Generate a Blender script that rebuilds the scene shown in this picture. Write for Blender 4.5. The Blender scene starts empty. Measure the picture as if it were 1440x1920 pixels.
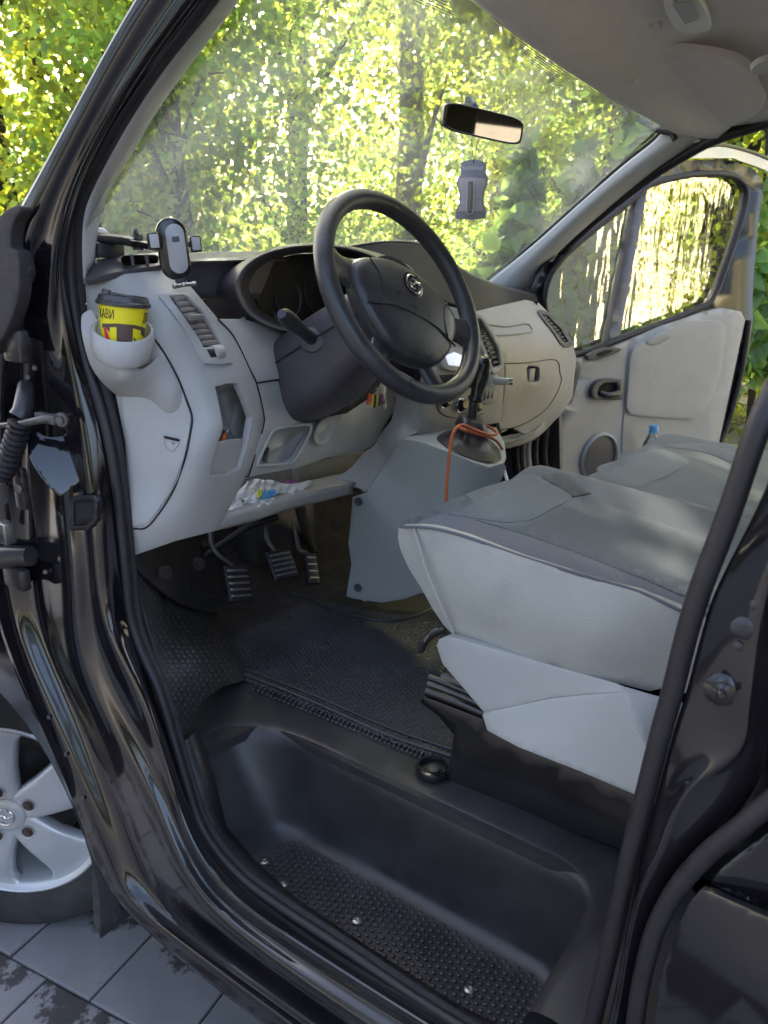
import bpy, bmesh, math, random
import numpy as np
from mathutils import Vector, Matrix
from mathutils.geometry import delaunay_2d_cdt

# ---------------------------------------------------------------- camera, sky, sun, exposure
SC = bpy.context.scene
COL = SC.collection
FPX, PITCH, YAW, ROLL = 1455.0, math.radians(18), math.radians(55), math.radians(1.5)
CAM = Vector((-0.64, 0.0, 1.48))
cF = Vector((math.sin(YAW)*math.cos(PITCH), math.cos(YAW)*math.cos(PITCH), -math.sin(PITCH)))
_r = Vector((math.cos(YAW), -math.sin(YAW), 0)); _u = _r.cross(cF)
cR = _r*math.cos(ROLL) + _u*math.sin(ROLL); cU = cR.cross(cF)
cam_data = bpy.data.cameras.new('camera'); cam = bpy.data.objects.new('camera', cam_data); COL.objects.link(cam)
cam_data.sensor_fit = 'VERTICAL'; cam_data.sensor_height = 24.0; cam_data.lens = 24.0*FPX/1920.0
cam_data.dof.use_dof = True; cam_data.dof.focus_distance = 1.35; cam_data.dof.aperture_fstop = 5.6
cam_data.clip_start = 0.02; cam_data.clip_end = 500
m3 = Matrix((cR, cU, -cF)).transposed()
cam.matrix_world = Matrix.Translation(CAM) @ m3.to_4x4()
SC.camera = cam

SUN_AZ, SUN_EL = math.radians(44), math.radians(31)
world = bpy.data.worlds.new('World'); SC.world = world; world.use_nodes = True
wn = world.node_tree.nodes; wl = world.node_tree.links
sky = wn.new('ShaderNodeTexSky'); sky.sky_type = 'NISHITA'; sky.sun_disc = False
sky.sun_elevation = SUN_EL; sky.sun_rotation = SUN_AZ; sky.dust_density = 9.0; sky.air_density = 0.8; sky.ozone_density = 0.1
bg = wn['Background']; wl.new(sky.outputs[0], bg.inputs[0]); bg.inputs[1].default_value = 0.13
sun_d = bpy.data.lights.new('sun', 'SUN'); sun = bpy.data.objects.new('sun', sun_d); COL.objects.link(sun)
sun_d.energy = 5.0; sun_d.angle = math.radians(0.6); sun_d.color = (1.0, 0.91, 0.76)
sdir = Vector((math.sin(SUN_AZ)*math.cos(SUN_EL), math.cos(SUN_AZ)*math.cos(SUN_EL), math.sin(SUN_EL)))
sun.rotation_euler = sdir.to_track_quat('Z', 'Y').to_euler(); sun.location = sdir*30
vs = SC.view_settings; vs.view_transform = 'Standard'; vs.look = 'None'; vs.exposure = 3.1; vs.gamma = 1
SC.cycles.max_bounces = 8; SC.cycles.transparent_max_bounces = 24
SC.cycles.caustics_reflective = False; SC.cycles.caustics_refractive = False

# ---------------------------------------------------------------- helpers
rnd = random.Random(7)
def ray(px, py): return cF + cR*((px-720)/FPX) - cU*((py-960)/FPX)
def V(px, py, x=None, y=None, z=None, d=None, pl=None):
    r = ray(px, py)
    if d is not None: t = d
    elif x is not None: t = (x-CAM.x)/r.x
    elif y is not None: t = (y-CAM.y)/r.y
    elif z is not None: t = (z-CAM.z)/r.z
    else: t = (pl[0]-CAM).dot(pl[1])/r.dot(pl[1])
    return CAM + r*t

M = {}
def mat(name, col, rough=0.5, metal=0.0, bump=None, var=0.0, vscale=8.0, coat=0.0, rvar=0.0, spec=0.5, sheen=0.0, emit=None, dirt=None):
    m = bpy.data.materials.new(name); m.use_nodes = True
    nt = m.node_tree; N = nt.nodes; L = nt.links; b = N['Principled BSDF']
    b.inputs['Base Color'].default_value = (*col, 1); b.inputs['Roughness'].default_value = rough
    b.inputs['Metallic'].default_value = metal; b.inputs['Coat Weight'].default_value = coat
    b.inputs['Coat Roughness'].default_value = 0.06; b.inputs['Specular IOR Level'].default_value = spec
    if sheen: b.inputs['Sheen Weight'].default_value = sheen
    tc = N.new('ShaderNodeTexCoord')
    if var or rvar or dirt:
        n = N.new('ShaderNodeTexNoise'); n.inputs['Scale'].default_value = vscale; n.inputs['Detail'].default_value = 6
        n.inputs['Roughness'].default_value = 0.62
        L.new(tc.outputs['Object'], n.inputs['Vector'])
        if var:
            cr = N.new('ShaderNodeValToRGB'); L.new(n.outputs['Fac'], cr.inputs[0])
            cr.color_ramp.elements[0].position = 0.3; cr.color_ramp.elements[1].position = 0.7
            cr.color_ramp.elements[0].color = (*[c*(1-var) for c in col], 1)
            cr.color_ramp.elements[1].color = (*[min(1, c*(1+var)) for c in col], 1)
            out = cr.outputs[0]
            if dirt:
                n2 = N.new('ShaderNodeTexNoise'); n2.inputs['Scale'].default_value = dirt[1]; n2.inputs['Detail'].default_value = 9
                n2.inputs['Roughness'].default_value = 0.7
                L.new(tc.outputs['Object'], n2.inputs['Vector'])
                r2 = N.new('ShaderNodeValToRGB'); r2.color_ramp.elements[0].position = dirt[2]; r2.color_ramp.elements[1].position = dirt[3]
                L.new(n2.outputs['Fac'], r2.inputs[0])
                mx = N.new('ShaderNodeMix'); mx.data_type = 'RGBA'; L.new(r2.outputs[0], mx.inputs[0]); L.new(out, mx.inputs[6])
                mx.inputs[7].default_value = (*dirt[0], 1); out = mx.outputs[2]
            L.new(out, b.inputs['Base Color'])
        if rvar:
            mr = N.new('ShaderNodeMapRange'); mr.inputs[1].default_value = 0.3; mr.inputs[2].default_value = 0.7
            mr.inputs[3].default_value = max(0.02, rough-rvar); mr.inputs[4].default_value = min(1, rough+rvar)
            L.new(n.outputs['Fac'], mr.inputs[0]); L.new(mr.outputs[0], b.inputs['Roughness'])
    if bump:
        kind, sc, st, dist = bump
        if kind == 'noise':
            t = N.new('ShaderNodeTexNoise'); t.inputs['Scale'].default_value = sc; t.inputs['Detail'].default_value = 3; o = t.outputs['Fac']
        else:
            t = N.new('ShaderNodeTexVoronoi'); t.feature = 'DISTANCE_TO_EDGE' if kind == 'cells' else 'F1'; t.inputs['Scale'].default_value = sc; o = t.outputs['Distance']
        L.new(tc.outputs['Object'], t.inputs['Vector'])
        if kind == 'cells':
            rr = N.new('ShaderNodeValToRGB'); rr.color_ramp.elements[1].position = 0.34; rr.color_ramp.interpolation = 'EASE'
            L.new(o, rr.inputs[0]); o = rr.outputs[0]
        bp = N.new('ShaderNodeBump'); bp.inputs['Strength'].default_value = st; bp.inputs['Distance'].default_value = dist
        L.new(o, bp.inputs['Height']); L.new(bp.outputs[0], b.inputs['Normal'])
    if emit: b.inputs['Emission Color'].default_value = (*emit[0], 1); b.inputs['Emission Strength'].default_value = emit[1]
    M[name] = m; return m

mat('paint', (0.009, 0.008, 0.010), 0.11, var=0.3, vscale=14, rvar=0.03, coat=0.6, spec=0.5, dirt=((0.026, 0.022, 0.022), 5.0, 0.52, 0.95))
mat('paint_dusty', (0.024, 0.021, 0.022), 0.38, var=0.35, vscale=18, rvar=0.14, coat=0.15, dirt=((0.10, 0.085, 0.075), 9.0, 0.45, 0.9), bump=('noise', 60, 0.12, 0.002))
mat('paint_satin', (0.016, 0.015, 0.018), 0.33, var=0.3, vscale=14, rvar=0.06, coat=0.2)
mat('card_grey', (0.30, 0.29, 0.31), 0.5)
mat('card_rose', (0.50, 0.42, 0.43), 0.45)
mat('seal', (0.018, 0.015, 0.018), 0.5, var=0.25, vscale=40, bump=('noise', 500, 0.2, 0.001), rvar=0.08)
mat('seal_fuzzy', (0.030, 0.026, 0.029), 0.85, var=0.3, vscale=60, bump=('noise', 700, 0.6, 0.002))
mat('dash_light', (0.41, 0.40, 0.385), 0.46, var=0.05, vscale=6, bump=('noise', 650, 0.3, 0.0010), rvar=0.08, dirt=((0.335, 0.32, 0.30), 7, 0.52, 0.85))
mat('dash_warm', (0.33, 0.325, 0.31), 0.5, var=0.05, vscale=6, bump=('noise', 900, 0.18, 0.0008), rvar=0.06)
mat('console', (0.37, 0.395, 0.385), 0.5, var=0.05, vscale=6, bump=('noise', 900, 0.18, 0.0008), rvar=0.06)
mat('dash_dark', (0.068, 0.060, 0.070), 0.42, var=0.12, vscale=10, bump=('noise', 1000, 0.25, 0.0008), rvar=0.06)
mat('pad_dark', (0.026, 0.021, 0.022), 0.6, spec=0.15, var=0.12, vscale=10, bump=('noise', 1000, 0.25, 0.0008))
mat('dash_dark2', (0.08, 0.075, 0.085), 0.5, var=0.12, vscale=10, bump=('noise', 1000, 0.25, 0.0008))
mat('slat', (0.20, 0.175, 0.16), 0.55, var=0.08)
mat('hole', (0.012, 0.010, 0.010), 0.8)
mat('leather', (0.042, 0.040, 0.044), 0.36, var=0.35, vscale=22, rvar=0.1, bump=('noise', 420, 0.35, 0.0012), dirt=((0.10, 0.10, 0.11), 60, 0.58, 0.9))
mat('leather_boot', (0.022, 0.020, 0.026), 0.42, var=0.3, vscale=30, bump=('noise', 120, 0.3, 0.003))
mat('rubber_mat', (0.032, 0.032, 0.037), 0.36, var=0.35, vscale=7, rvar=0.1, bump=('noise', 300, 0.3, 0.001), dirt=((0.075, 0.075, 0.08), 6, 0.5, 0.85))
mat('rubber_mat_fine', (0.028, 0.026, 0.028), 0.5, var=0.35, vscale=7, rvar=0.12, bump=('noise', 300, 0.3, 0.001), dirt=((0.055, 0.05, 0.048), 8, 0.5, 0.9))
mat('plastic_black', (0.034, 0.032, 0.034), 0.36, var=0.3, vscale=9, rvar=0.09, bump=('noise', 700, 0.15, 0.0008), dirt=((0.065, 0.06, 0.06), 7, 0.52, 0.9))
mat('carpet', (0.026, 0.021, 0.018), 0.95, var=0.5, vscale=30, bump=('noise', 260, 0.9, 0.006), dirt=((0.07, 0.055, 0.045), 12, 0.5, 0.85))
mat('gloss_black', (0.012, 0.011, 0.012), 0.22, coat=0.3, var=0.2, rvar=0.06)
mat('metal', (0.45, 0.44, 0.43), 0.35, metal=1.0, var=0.2, vscale=60, rvar=0.1)
mat('metal_dark', (0.13, 0.12, 0.115), 0.5, metal=0.7, var=0.35, vscale=60, rvar=0.15)
mat('chrome', (0.75, 0.75, 0.76), 0.12, metal=1.0)
mat('alloy', (0.66, 0.66, 0.67), 0.36, metal=0.35, var=0.06, vscale=12, rvar=0.08, coat=0.3)
mat('tyre', (0.03, 0.028, 0.028), 0.75, var=0.3, vscale=14, bump=('noise', 150, 0.25, 0.002), dirt=((0.09, 0.08, 0.075), 9, 0.45, 0.9))
mat('vinyl', (0.43, 0.425, 0.395), 0.55, var=0.05, vscale=8, bump=('noise', 330, 0.6, 0.0014), dirt=((0.29, 0.295, 0.295), 7, 0.55, 0.9))
mat('valance', (0.43, 0.43, 0.41), 0.5, var=0.04, vscale=6, bump=('noise', 900, 0.15, 0.0008))
mat('headliner', (0.70, 0.66, 0.63), 0.95, var=0.05, vscale=30, bump=('noise', 900, 0.3, 0.001))
mat('trim_light', (0.58, 0.58, 0.575), 0.6, var=0.04, vscale=8, bump=('noise', 900, 0.2, 0.0008))
mat('white', (0.78, 0.78, 0.77), 0.5, var=0.04)
mat('paper', (0.72, 0.72, 0.74), 0.6, var=0.08, vscale=30)
mat('blue_print', (0.05, 0.28, 0.62), 0.5); mat('yellow_print', (0.65, 0.62, 0.06), 0.5); mat('purple_print', (0.32, 0.05, 0.26), 0.5)
mat('yellow', (0.85, 0.72, 0.015), 0.4, var=0.03)
mat('brown_print', (0.095, 0.062, 0.05), 0.45); mat('red', (0.75, 0.03, 0.07), 0.4); mat('ink', (0.03, 0.026, 0.02), 0.5)
mat('lid', (0.05, 0.05, 0.055), 0.3, var=0.1)
mat('orange', (0.75, 0.16, 0.03), 0.4)
mat('orange_cord', (0.55, 0.13, 0.045), 0.7, bump=('noise', 800, 0.5, 0.001), var=0.3, vscale=300)
mat('grey_face', (0.42, 0.42, 0.44), 0.45)
mat('blue_cap', (0.12, 0.42, 0.72), 0.35)
mat('beige_plug', (0.55, 0.53, 0.47), 0.45)
mat('bark', (0.26, 0.22, 0.18), 0.95, var=0.5, vscale=5, bump=('noise', 14, 1.0, 0.05))
mat('bark_dark', (0.05, 0.038, 0.028), 0.95, var=0.5, vscale=6, bump=('noise', 16, 1.0, 0.04))
mat('bulb_face', (0.6, 0.62, 0.66), 0.25, emit=((0.75, 0.82, 0.95), 0.10))

def fabric(name, col, scale, amt, rough=0.9):
    m = mat(name, col, rough, sheen=0.3); nt = m.node_tree; N = nt.nodes; L = nt.links; b = N['Principled BSDF']
    tc = [n for n in N if n.type == 'TEX_COORD'][0]
    w1 = N.new('ShaderNodeTexWave'); w1.bands_direction = 'X'; w1.inputs['Scale'].default_value = scale
    w2 = N.new('ShaderNodeTexWave'); w2.bands_direction = 'Y'; w2.inputs['Scale'].default_value = scale*0.8
    for w in (w1, w2):
        w.inputs['Distortion'].default_value = 0.4; L.new(tc.outputs['Object'], w.inputs['Vector'])
    mu = N.new('ShaderNodeMath'); mu.operation = 'MULTIPLY'; L.new(w1.outputs['Fac'], mu.inputs[0]); L.new(w2.outputs['Fac'], mu.inputs[1])
    nz = N.new('ShaderNodeTexNoise'); nz.inputs['Scale'].default_value = 9; L.new(tc.outputs['Object'], nz.inputs['Vector'])
    mx = N.new('ShaderNodeMix'); mx.data_type = 'RGBA'; L.new(mu.outputs[0], mx.inputs[0])
    mx.inputs[6].default_value = (*[c*(1-amt) for c in col], 1); mx.inputs[7].default_value = (*[min(1, c*(1+amt)) for c in col], 1)
    m2 = N.new('ShaderNodeMix'); m2.data_type = 'RGBA'; m2.blend_type = 'MULTIPLY'; m2.inputs[0].default_value = 0.15
    L.new(mx.outputs[2], m2.inputs[6]); L.new(nz.outputs['Fac'], m2.inputs[7]); L.new(m2.outputs[2], b.inputs['Base Color'])
    bp = N.new('ShaderNodeBump'); bp.inputs['Strength'].default_value = 0.5; bp.inputs['Distance'].default_value = 0.0015
    L.new(mu.outputs[0], bp.inputs['Height']); L.new(bp.outputs[0], b.inputs['Normal'])
    return m
fabric('fabric_smooth', (0.145, 0.170, 0.195), 260, 0.05)
fabric('fabric_weave', (0.094, 0.112, 0.135), 90, 0.4)
fabric('fabric_mesh', (0.085, 0.095, 0.105), 80, 0.7)
fabric('fabric_blue', (0.13, 0.138, 0.165), 260, 0.05)

def glass_mat(name, tint, refl, dust, dust_col=(0.75, 0.8, 0.85), wav=None, drops=False):
    m = bpy.data.materials.new(name); m.use_nodes = True; nt = m.node_tree; N = nt.nodes; L = nt.links
    N.remove(N['Principled BSDF']); out = N['Material Output']
    tr = N.new('ShaderNodeBsdfTransparent'); tr.inputs[0].default_value = (*tint, 1)
    gl = N.new('ShaderNodeBsdfGlossy'); gl.inputs['Roughness'].default_value = 0.02
    df = N.new('ShaderNodeBsdfTranslucent'); df.inputs[0].default_value = (*dust_col, 1)
    fr = N.new('ShaderNodeFresnel'); fr.inputs[0].default_value = 1.5
    mul = N.new('ShaderNodeMath'); mul.operation = 'MULTIPLY'; mul.inputs[1].default_value = refl; L.new(fr.outputs[0], mul.inputs[0])
    tc = N.new('ShaderNodeTexCoord'); nz = N.new('ShaderNodeTexNoise'); nz.inputs['Scale'].default_value = 4; nz.inputs['Detail'].default_value = 7
    L.new(tc.outputs['Object'], nz.inputs['Vector'])
    mr = N.new('ShaderNodeMapRange'); mr.inputs[1].default_value = 0.3; mr.inputs[2].default_value = 0.75; mr.inputs[3].default_value = dust*0.45; mr.inputs[4].default_value = dust*1.6
    L.new(nz.outputs['Fac'], mr.inputs[0])
    m1 = N.new('ShaderNodeMixShader'); L.new(mr.outputs[0], m1.inputs[0]); L.new(tr.outputs[0], m1.inputs[1]); L.new(df.outputs[0], m1.inputs[2])
    m2 = N.new('ShaderNodeMixShader'); L.new(mul.outputs[0], m2.inputs[0]); L.new(m1.outputs[0], m2.inputs[1]); L.new(gl.outputs[0], m2.inputs[2])
    if wav:
        w = N.new('ShaderNodeTexNoise'); w.inputs['Scale'].default_value = wav[0]; w.inputs['Detail'].default_value = 2
        mp = N.new('ShaderNodeMapping'); mp.inputs['Scale'].default_value = (3, 3, 0.7); L.new(tc.outputs['Object'], mp.inputs[0]); L.new(mp.outputs[0], w.inputs['Vector'])
        bp = N.new('ShaderNodeBump'); bp.inputs['Strength'].default_value = wav[1]; bp.inputs['Distance'].default_value = 0.01
        L.new(w.outputs['Fac'], bp.inputs['Height']); L.new(bp.outputs[0], gl.inputs['Normal'])
    L.new(m2.outputs[0], out.inputs[0]); M[name] = m; return m
glass_mat('windshield_glass', (0.88, 0.94, 0.91), 0.8, 0.085, dust_col=(0.80, 0.86, 0.84))
glass_mat('door_glass', (0.90, 0.93, 0.80), 6.0, 0.02, wav=(6, 0.25))

def leaf_mat(name, col, tcol, tw=0.55):
    m = bpy.data.materials.new(name); m.use_nodes = True; nt = m.node_tree; N = nt.nodes; L = nt.links
    b = N['Principled BSDF']; out = N['Material Output']
    g = N.new('ShaderNodeNewGeometry'); hs = N.new('ShaderNodeHueSaturation'); hs.inputs['Color'].default_value = (*col, 1)
    mr = N.new('ShaderNodeMapRange'); mr.inputs[3].default_value = 0.75; mr.inputs[4].default_value = 1.3; L.new(g.outputs['Random Per Island'], mr.inputs[0])
    mh = N.new('ShaderNodeMapRange'); mh.inputs[3].default_value = 0.475; mh.inputs[4].default_value = 0.52; L.new(g.outputs['Random Per Island'], mh.inputs[0])
    tcl = N.new('ShaderNodeTexCoord'); nzl = N.new('ShaderNodeTexNoise'); nzl.inputs['Scale'].default_value = 0.75; nzl.inputs['Detail'].default_value = 2; L.new(tcl.outputs['Object'], nzl.inputs['Vector'])
    mn = N.new('ShaderNodeMapRange'); mn.inputs[1].default_value = 0.34; mn.inputs[2].default_value = 0.66; mn.inputs[3].default_value = 0.55; mn.inputs[4].default_value = 1.35; L.new(nzl.outputs['Fac'], mn.inputs[0])
    mv = N.new('ShaderNodeMath'); mv.operation = 'MULTIPLY'; L.new(mr.outputs[0], mv.inputs[0]); L.new(mn.outputs[0], mv.inputs[1])
    L.new(mv.outputs[0], hs.inputs['Value']); L.new(mh.outputs[0], hs.inputs['Hue'])
    L.new(hs.outputs[0], b.inputs['Base Color']); b.inputs['Roughness'].default_value = 0.45; b.inputs['Specular IOR Level'].default_value = 0.35
    h2 = N.new('ShaderNodeHueSaturation'); h2.inputs['Color'].default_value = (*tcol, 1); L.new(mv.outputs[0], h2.inputs['Value']); L.new(mh.outputs[0], h2.inputs['Hue'])
    t = N.new('ShaderNodeBsdfTranslucent'); L.new(h2.outputs[0], t.inputs[0])
    mx = N.new('ShaderNodeMixShader'); mx.inputs[0].default_value = tw
    L.new(b.outputs[0], mx.inputs[1]); L.new(t.outputs[0], mx.inputs[2]); L.new(mx.outputs[0], out.inputs[0]); M[name] = m
leaf_mat('leaf_yellow', (0.12, 0.16, 0.025), (0.64, 0.70, 0.07))
leaf_mat('leaf_green', (0.08, 0.135, 0.04), (0.44, 0.60, 0.11))
leaf_mat('leaf_dark', (0.03, 0.05, 0.02), (0.05, 0.08, 0.02))  # leaves of the unseen trees, darkened so the paint reflects black
leaf_mat('leaf_vine', (0.12, 0.19, 0.08), (0.36, 0.50, 0.10))

def link(o, parent=None):
    COL.objects.link(o)
    if parent is not None: o.parent = parent
    return o
def tag(o, label=None, cat=None, group=None, kind=None):
    if label: o['label'] = label
    if cat: o['category'] = cat
    if group: o['group'] = group
    if kind: o['kind'] = kind
    return o
def empty(name, loc=(0, 0, 0)):
    o = bpy.data.objects.new(name, None); o.empty_display_size = 0.05; o.location = loc; COL.objects.link(o); return o
def mk(name, verts, faces, m, parent=None, smooth=True, bev=0, solid=0, sub=0, ang=40, seg=2, off=-1):
    me = bpy.data.meshes.new(name); me.from_pydata([tuple(v) for v in verts], [], faces); me.update()
    return mko(name, me, m, parent, smooth, bev, solid, sub, ang, seg, off)
def mko(name, me, m, parent=None, smooth=True, bev=0, solid=0, sub=0, ang=40, seg=2, off=-1):
    if smooth:
        me.polygons.foreach_set('use_smooth', [True]*len(me.polygons))
        if not bev and not sub:
            try: me.set_sharp_from_angle(angle=math.radians(ang))
            except Exception: pass
    me.materials.append(M[m] if isinstance(m, str) else m)
    o = bpy.data.objects.new(name, me); link(o, parent)
    if solid:
        s = o.modifiers.new('solid', 'SOLIDIFY'); s.thickness = solid; s.offset = off; s.use_even_offset = False
    if sub:
        s = o.modifiers.new('sub', 'SUBSURF'); s.levels = sub; s.render_levels = sub
    if bev:
        b = o.modifiers.new('bevel', 'BEVEL'); b.width = bev; b.segments = seg; b.limit_method = 'ANGLE'; b.angle_limit = math.radians(ang); b.harden_normals = False
    return o
def bmk(name, bm, m, parent=None, **k):
    me = bpy.data.meshes.new(name); bmesh.ops.recalc_face_normals(bm, faces=bm.faces[:]); bm.to_mesh(me); bm.free()
    return mko(name, me, m, parent, **k)

def crom(pts, n=6, closed=False):
    out = []; N = len(pts); P = [Vector(p) for p in pts]
    rng = range(N if closed else N-1)
    for i in rng:
        if closed: a, b, c, d = P[i-1], P[i], P[(i+1) % N], P[(i+2) % N]
        else:
            b, c = P[i], P[i+1]; a = P[i-1] if i else b*2-c; d = P[i+2] if i+2 < N else c*2-b
        for k in range(n):
            t = k/n; t2 = t*t; t3 = t2*t
            out.append(0.5*((2*b)+(-a+c)*t+(2*a-5*b+4*c-d)*t2+(-a+3*b-3*c+d)*t3))
    if not closed: out.append(P[-1].copy())
    return out
class TPS:
    def __init__(s, ctrl, reg=1e-4):
        A = np.array(ctrl, float); s.p = A[:, :2]/1000.0; v = A[:, 2]; n = len(v)
        s.c = None
        if n < 3: s.c = float(v.mean()); return
        K = s.k(s.p, s.p)+np.eye(n)*reg; Q = np.c_[np.ones(n), s.p]
        T = np.zeros((n+3, n+3)); T[:n, :n] = K; T[:n, n:] = Q; T[n:, :n] = Q.T
        s.w = np.linalg.lstsq(T, np.r_[v, 0, 0, 0], rcond=None)[0]
    def k(s, a, b):
        r2 = ((a[:, None]-b[None])**2).sum(-1); return np.where(r2 > 1e-12, r2*np.log(r2+1e-12), 0)
    def __call__(s, x, y):
        if s.c is not None: return s.c
        q = np.array([[x, y]])/1000.0
        return float(s.k(q, s.p)[0] @ s.w[:-3]+s.w[-3]+s.w[-2]*q[0, 0]+s.w[-1]*q[0, 1])
def dens(pts, d=10):
    out = []
    for i, p in enumerate(pts):
        q = pts[(i+1) % len(pts)]; L = math.hypot(q[0]-p[0], q[1]-p[1]); n = max(1, int(L/d))
        for k in range(n): out.append((p[0]+(q[0]-p[0])*k/n, p[1]+(q[1]-p[1])*k/n))
    return out
def smo(pts, n=5): return [(p.x, p.y) for p in crom([(a[0], a[1], 0) for a in pts], n, True)]
def inpoly(x, y, poly):
    c = False; j = len(poly)-1
    for i in range(len(poly)):
        xi, yi = poly[i]; xj, yj = poly[j]
        if (yi > y) != (yj > y) and x < (xj-xi)*(y-yi)/(yj-yi)+xi: c = not c
        j = i
    return c
def panel(name, outline, f, m, parent=None, var='y', holes=(), step=16, thick=0.006, bev=0.002, sm=True, hsm=True, pl=None, seg=2, edge=8, solid_off=-1):
    """a sheet with a traced outline, its distance from the depth field f, real thickness and rounded edges"""
    if not callable(f): f = TPS(f) if isinstance(f, (list, tuple)) else (lambda x, y, c=f: c)
    O = smo(outline) if sm else dens(outline, edge)
    H = [smo(h) if hsm else dens(h, edge) for h in holes]
    pts = list(O); edges = [(i, (i+1) % len(O)) for i in range(len(O))]
    for h in H:
        b = len(pts); pts += h; edges += [(b+i, b+(i+1) % len(h)) for i in range(len(h))]
    xs = [p[0] for p in O]; ys = [p[1] for p in O]; bx = np.array(pts)
    gy = min(ys)+step*0.5
    while gy < max(ys):
        gx = min(xs)+step*0.5
        while gx < max(xs):
            if inpoly(gx, gy, O) and not any(inpoly(gx, gy, h) for h in H) and ((bx-(gx, gy))**2).sum(1).min() > (step*0.35)**2: pts.append((gx, gy))
            gx += step
        gy += step
    r = delaunay_2d_cdt([Vector(p) for p in pts], edges, [], 0, 1e-4)
    vs2 = r[0]; fs = []
    for t in r[2]:
        gx = sum(vs2[i].x for i in t)/3; gy = sum(vs2[i].y for i in t)/3
        if inpoly(gx, gy, O) and not any(inpoly(gx, gy, h) for h in H): fs.append(list(t))
    use = sorted({i for t in fs for i in t}); ix = {v: k for k, v in enumerate(use)}
    vs2 = [vs2[i] for i in use]; fs = [[ix[i] for i in t] for t in fs]
    if pl is not None: W = [V(p.x, p.y, pl=pl) for p in vs2]
    else: W = [V(p.x, p.y, **{var: f(p.x, p.y)}) for p in vs2]
    s = 0
    for t in fs:
        n = (W[t[1]]-W[t[0]]).cross(W[t[2]]-W[t[0]]); s += n.dot(CAM-W[t[0]])
    if s < 0: fs = [list(reversed(t)) for t in fs]
    return mk(name, W, fs, m, parent, bev=bev, solid=thick, ang=50, seg=seg, off=solid_off)
def loft(name, rows, m, parent=None, nu=5, nv=5, cu=False, cv=False, solid=0, bev=0, flip=None, cap=False, ang=40, relax=0):
    """rows of points -> smooth surface; cu closes along a row, cv closes across rows"""
    R = [crom(r, nu, cu) if nu > 1 else [Vector(p) for p in r] for r in rows]
    cols = list(zip(*R)); Cc = [crom(c, nv, cv) if nv > 1 else [Vector(p) for p in c] for c in cols]
    for _ in range(relax):
        Cc = [[c[0]]+[(c[k-1]+c[k]*2+c[k+1])/4 for k in range(1, len(c)-1)]+[c[-1]] for c in Cc]
    nu_, nv_ = len(Cc), len(Cc[0]); verts = [Cc[i][j] for j in range(nv_) for i in range(nu_)]; faces = []
    for j in range(nv_ if cv else nv_-1):
        for i in range(nu_ if cu else nu_-1):
            a = j*nu_+i; b = j*nu_+(i+1) % nu_; c = ((j+1) % nv_)*nu_+(i+1) % nu_; d = ((j+1) % nv_)*nu_+i
            faces.append((a, b, c, d))
    if cap and cu:
        faces.append(tuple(range(nu_))[::-1]); faces.append(tuple((nv_-1)*nu_+i for i in range(nu_)))
    if flip is None and not cu:
        s = 0
        for f in faces[::3]:
            n = (verts[f[1]]-verts[f[0]]).cross(verts[f[3]]-verts[f[0]]); s += n.dot(CAM-verts[f[0]])
        flip = s < 0
    if flip: faces = [tuple(reversed(f)) for f in faces]
    return mk(name, verts, faces, m, parent, solid=solid, bev=bev, ang=ang)
def tube(name, path, r, m, parent=None, seg=10, n=4, closed=False, flat=1.0, smoothp=True):
    """round bar along a path; r a number or one radius for each path point"""
    P = [Vector(p) for p in path]; rr = r if isinstance(r, (list, tuple)) else [r]*len(P)
    if smoothp and len(P) > 2:
        Q = crom([(*p,) for p in P], n, closed); RR = []
        cnt = len(Q)
        for i in range(cnt):
            t = i/n; k = int(t); f = t-k; RR.append(rr[k % len(rr)]*(1-f)+rr[(k+1) % len(rr) if closed else min(k+1, len(rr)-1)]*f)
    else: Q, RR = P, rr
    N = len(Q); verts = []; faces = []; prev = None
    for i, p in enumerate(Q):
        a = Q[i-1] if (i or closed) else p; b = Q[(i+1) % N] if (i < N-1 or closed) else p
        t = (b-a).normalized()
        if prev is None:
            u = t.cross(Vector((0.31, 0.2, 0.93))).normalized()
        else:
            u = (prev-t*prev.dot(t)).normalized()
        prev = u; w = t.cross(u)
        for k in range(seg):
            an = 2*math.pi*k/seg; verts.append(p+u*math.cos(an)*RR[i]+w*math.sin(an)*RR[i]*flat)
    for i in range(N if closed else N-1):
        for k in range(seg):
            a = i*seg+k; b = i*seg+(k+1) % seg; c = ((i+1) % N)*seg+(k+1) % seg; d = ((i+1) % N)*seg+k
            faces.append((a, b, c, d))
    if not closed:
        faces.append(tuple(reversed(range(seg)))); faces.append(tuple((N-1)*seg+k for k in range(seg)))
    return mk(name, verts, faces, m, parent, ang=50)
def frame(n, up=Vector((0, 0, 1))):
    n = Vector(n).normalized(); x = Vector(up).cross(n)
    if x.length < 1e-4: x = Vector((1, 0, 0))
    x.normalize(); y = n.cross(x); return x, y, n
def lathe(name, prof, o, n, m, parent=None, seg=32, up=Vector((0, 0, 1)), capend=True, sx=1, sy=1):
    """profile (radius, height) turned about the axis n through o"""
    x, y, n = frame(n, up); o = Vector(o); verts = []; faces = []
    for r, h in prof:
        for k in range(seg):
            a = 2*math.pi*k/seg; verts.append(o+x*math.cos(a)*r*sx+y*math.sin(a)*r*sy+n*h)
    for i in range(len(prof)-1):
        for k in range(seg):
            faces.append((i*seg+k, i*seg+(k+1) % seg, (i+1)*seg+(k+1) % seg, (i+1)*seg+k))
    if capend:
        faces.append(tuple(reversed(range(seg)))); faces.append(tuple((len(prof)-1)*seg+k for k in range(seg)))
    return mk(name, verts, faces, m, parent, ang=35)
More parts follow.
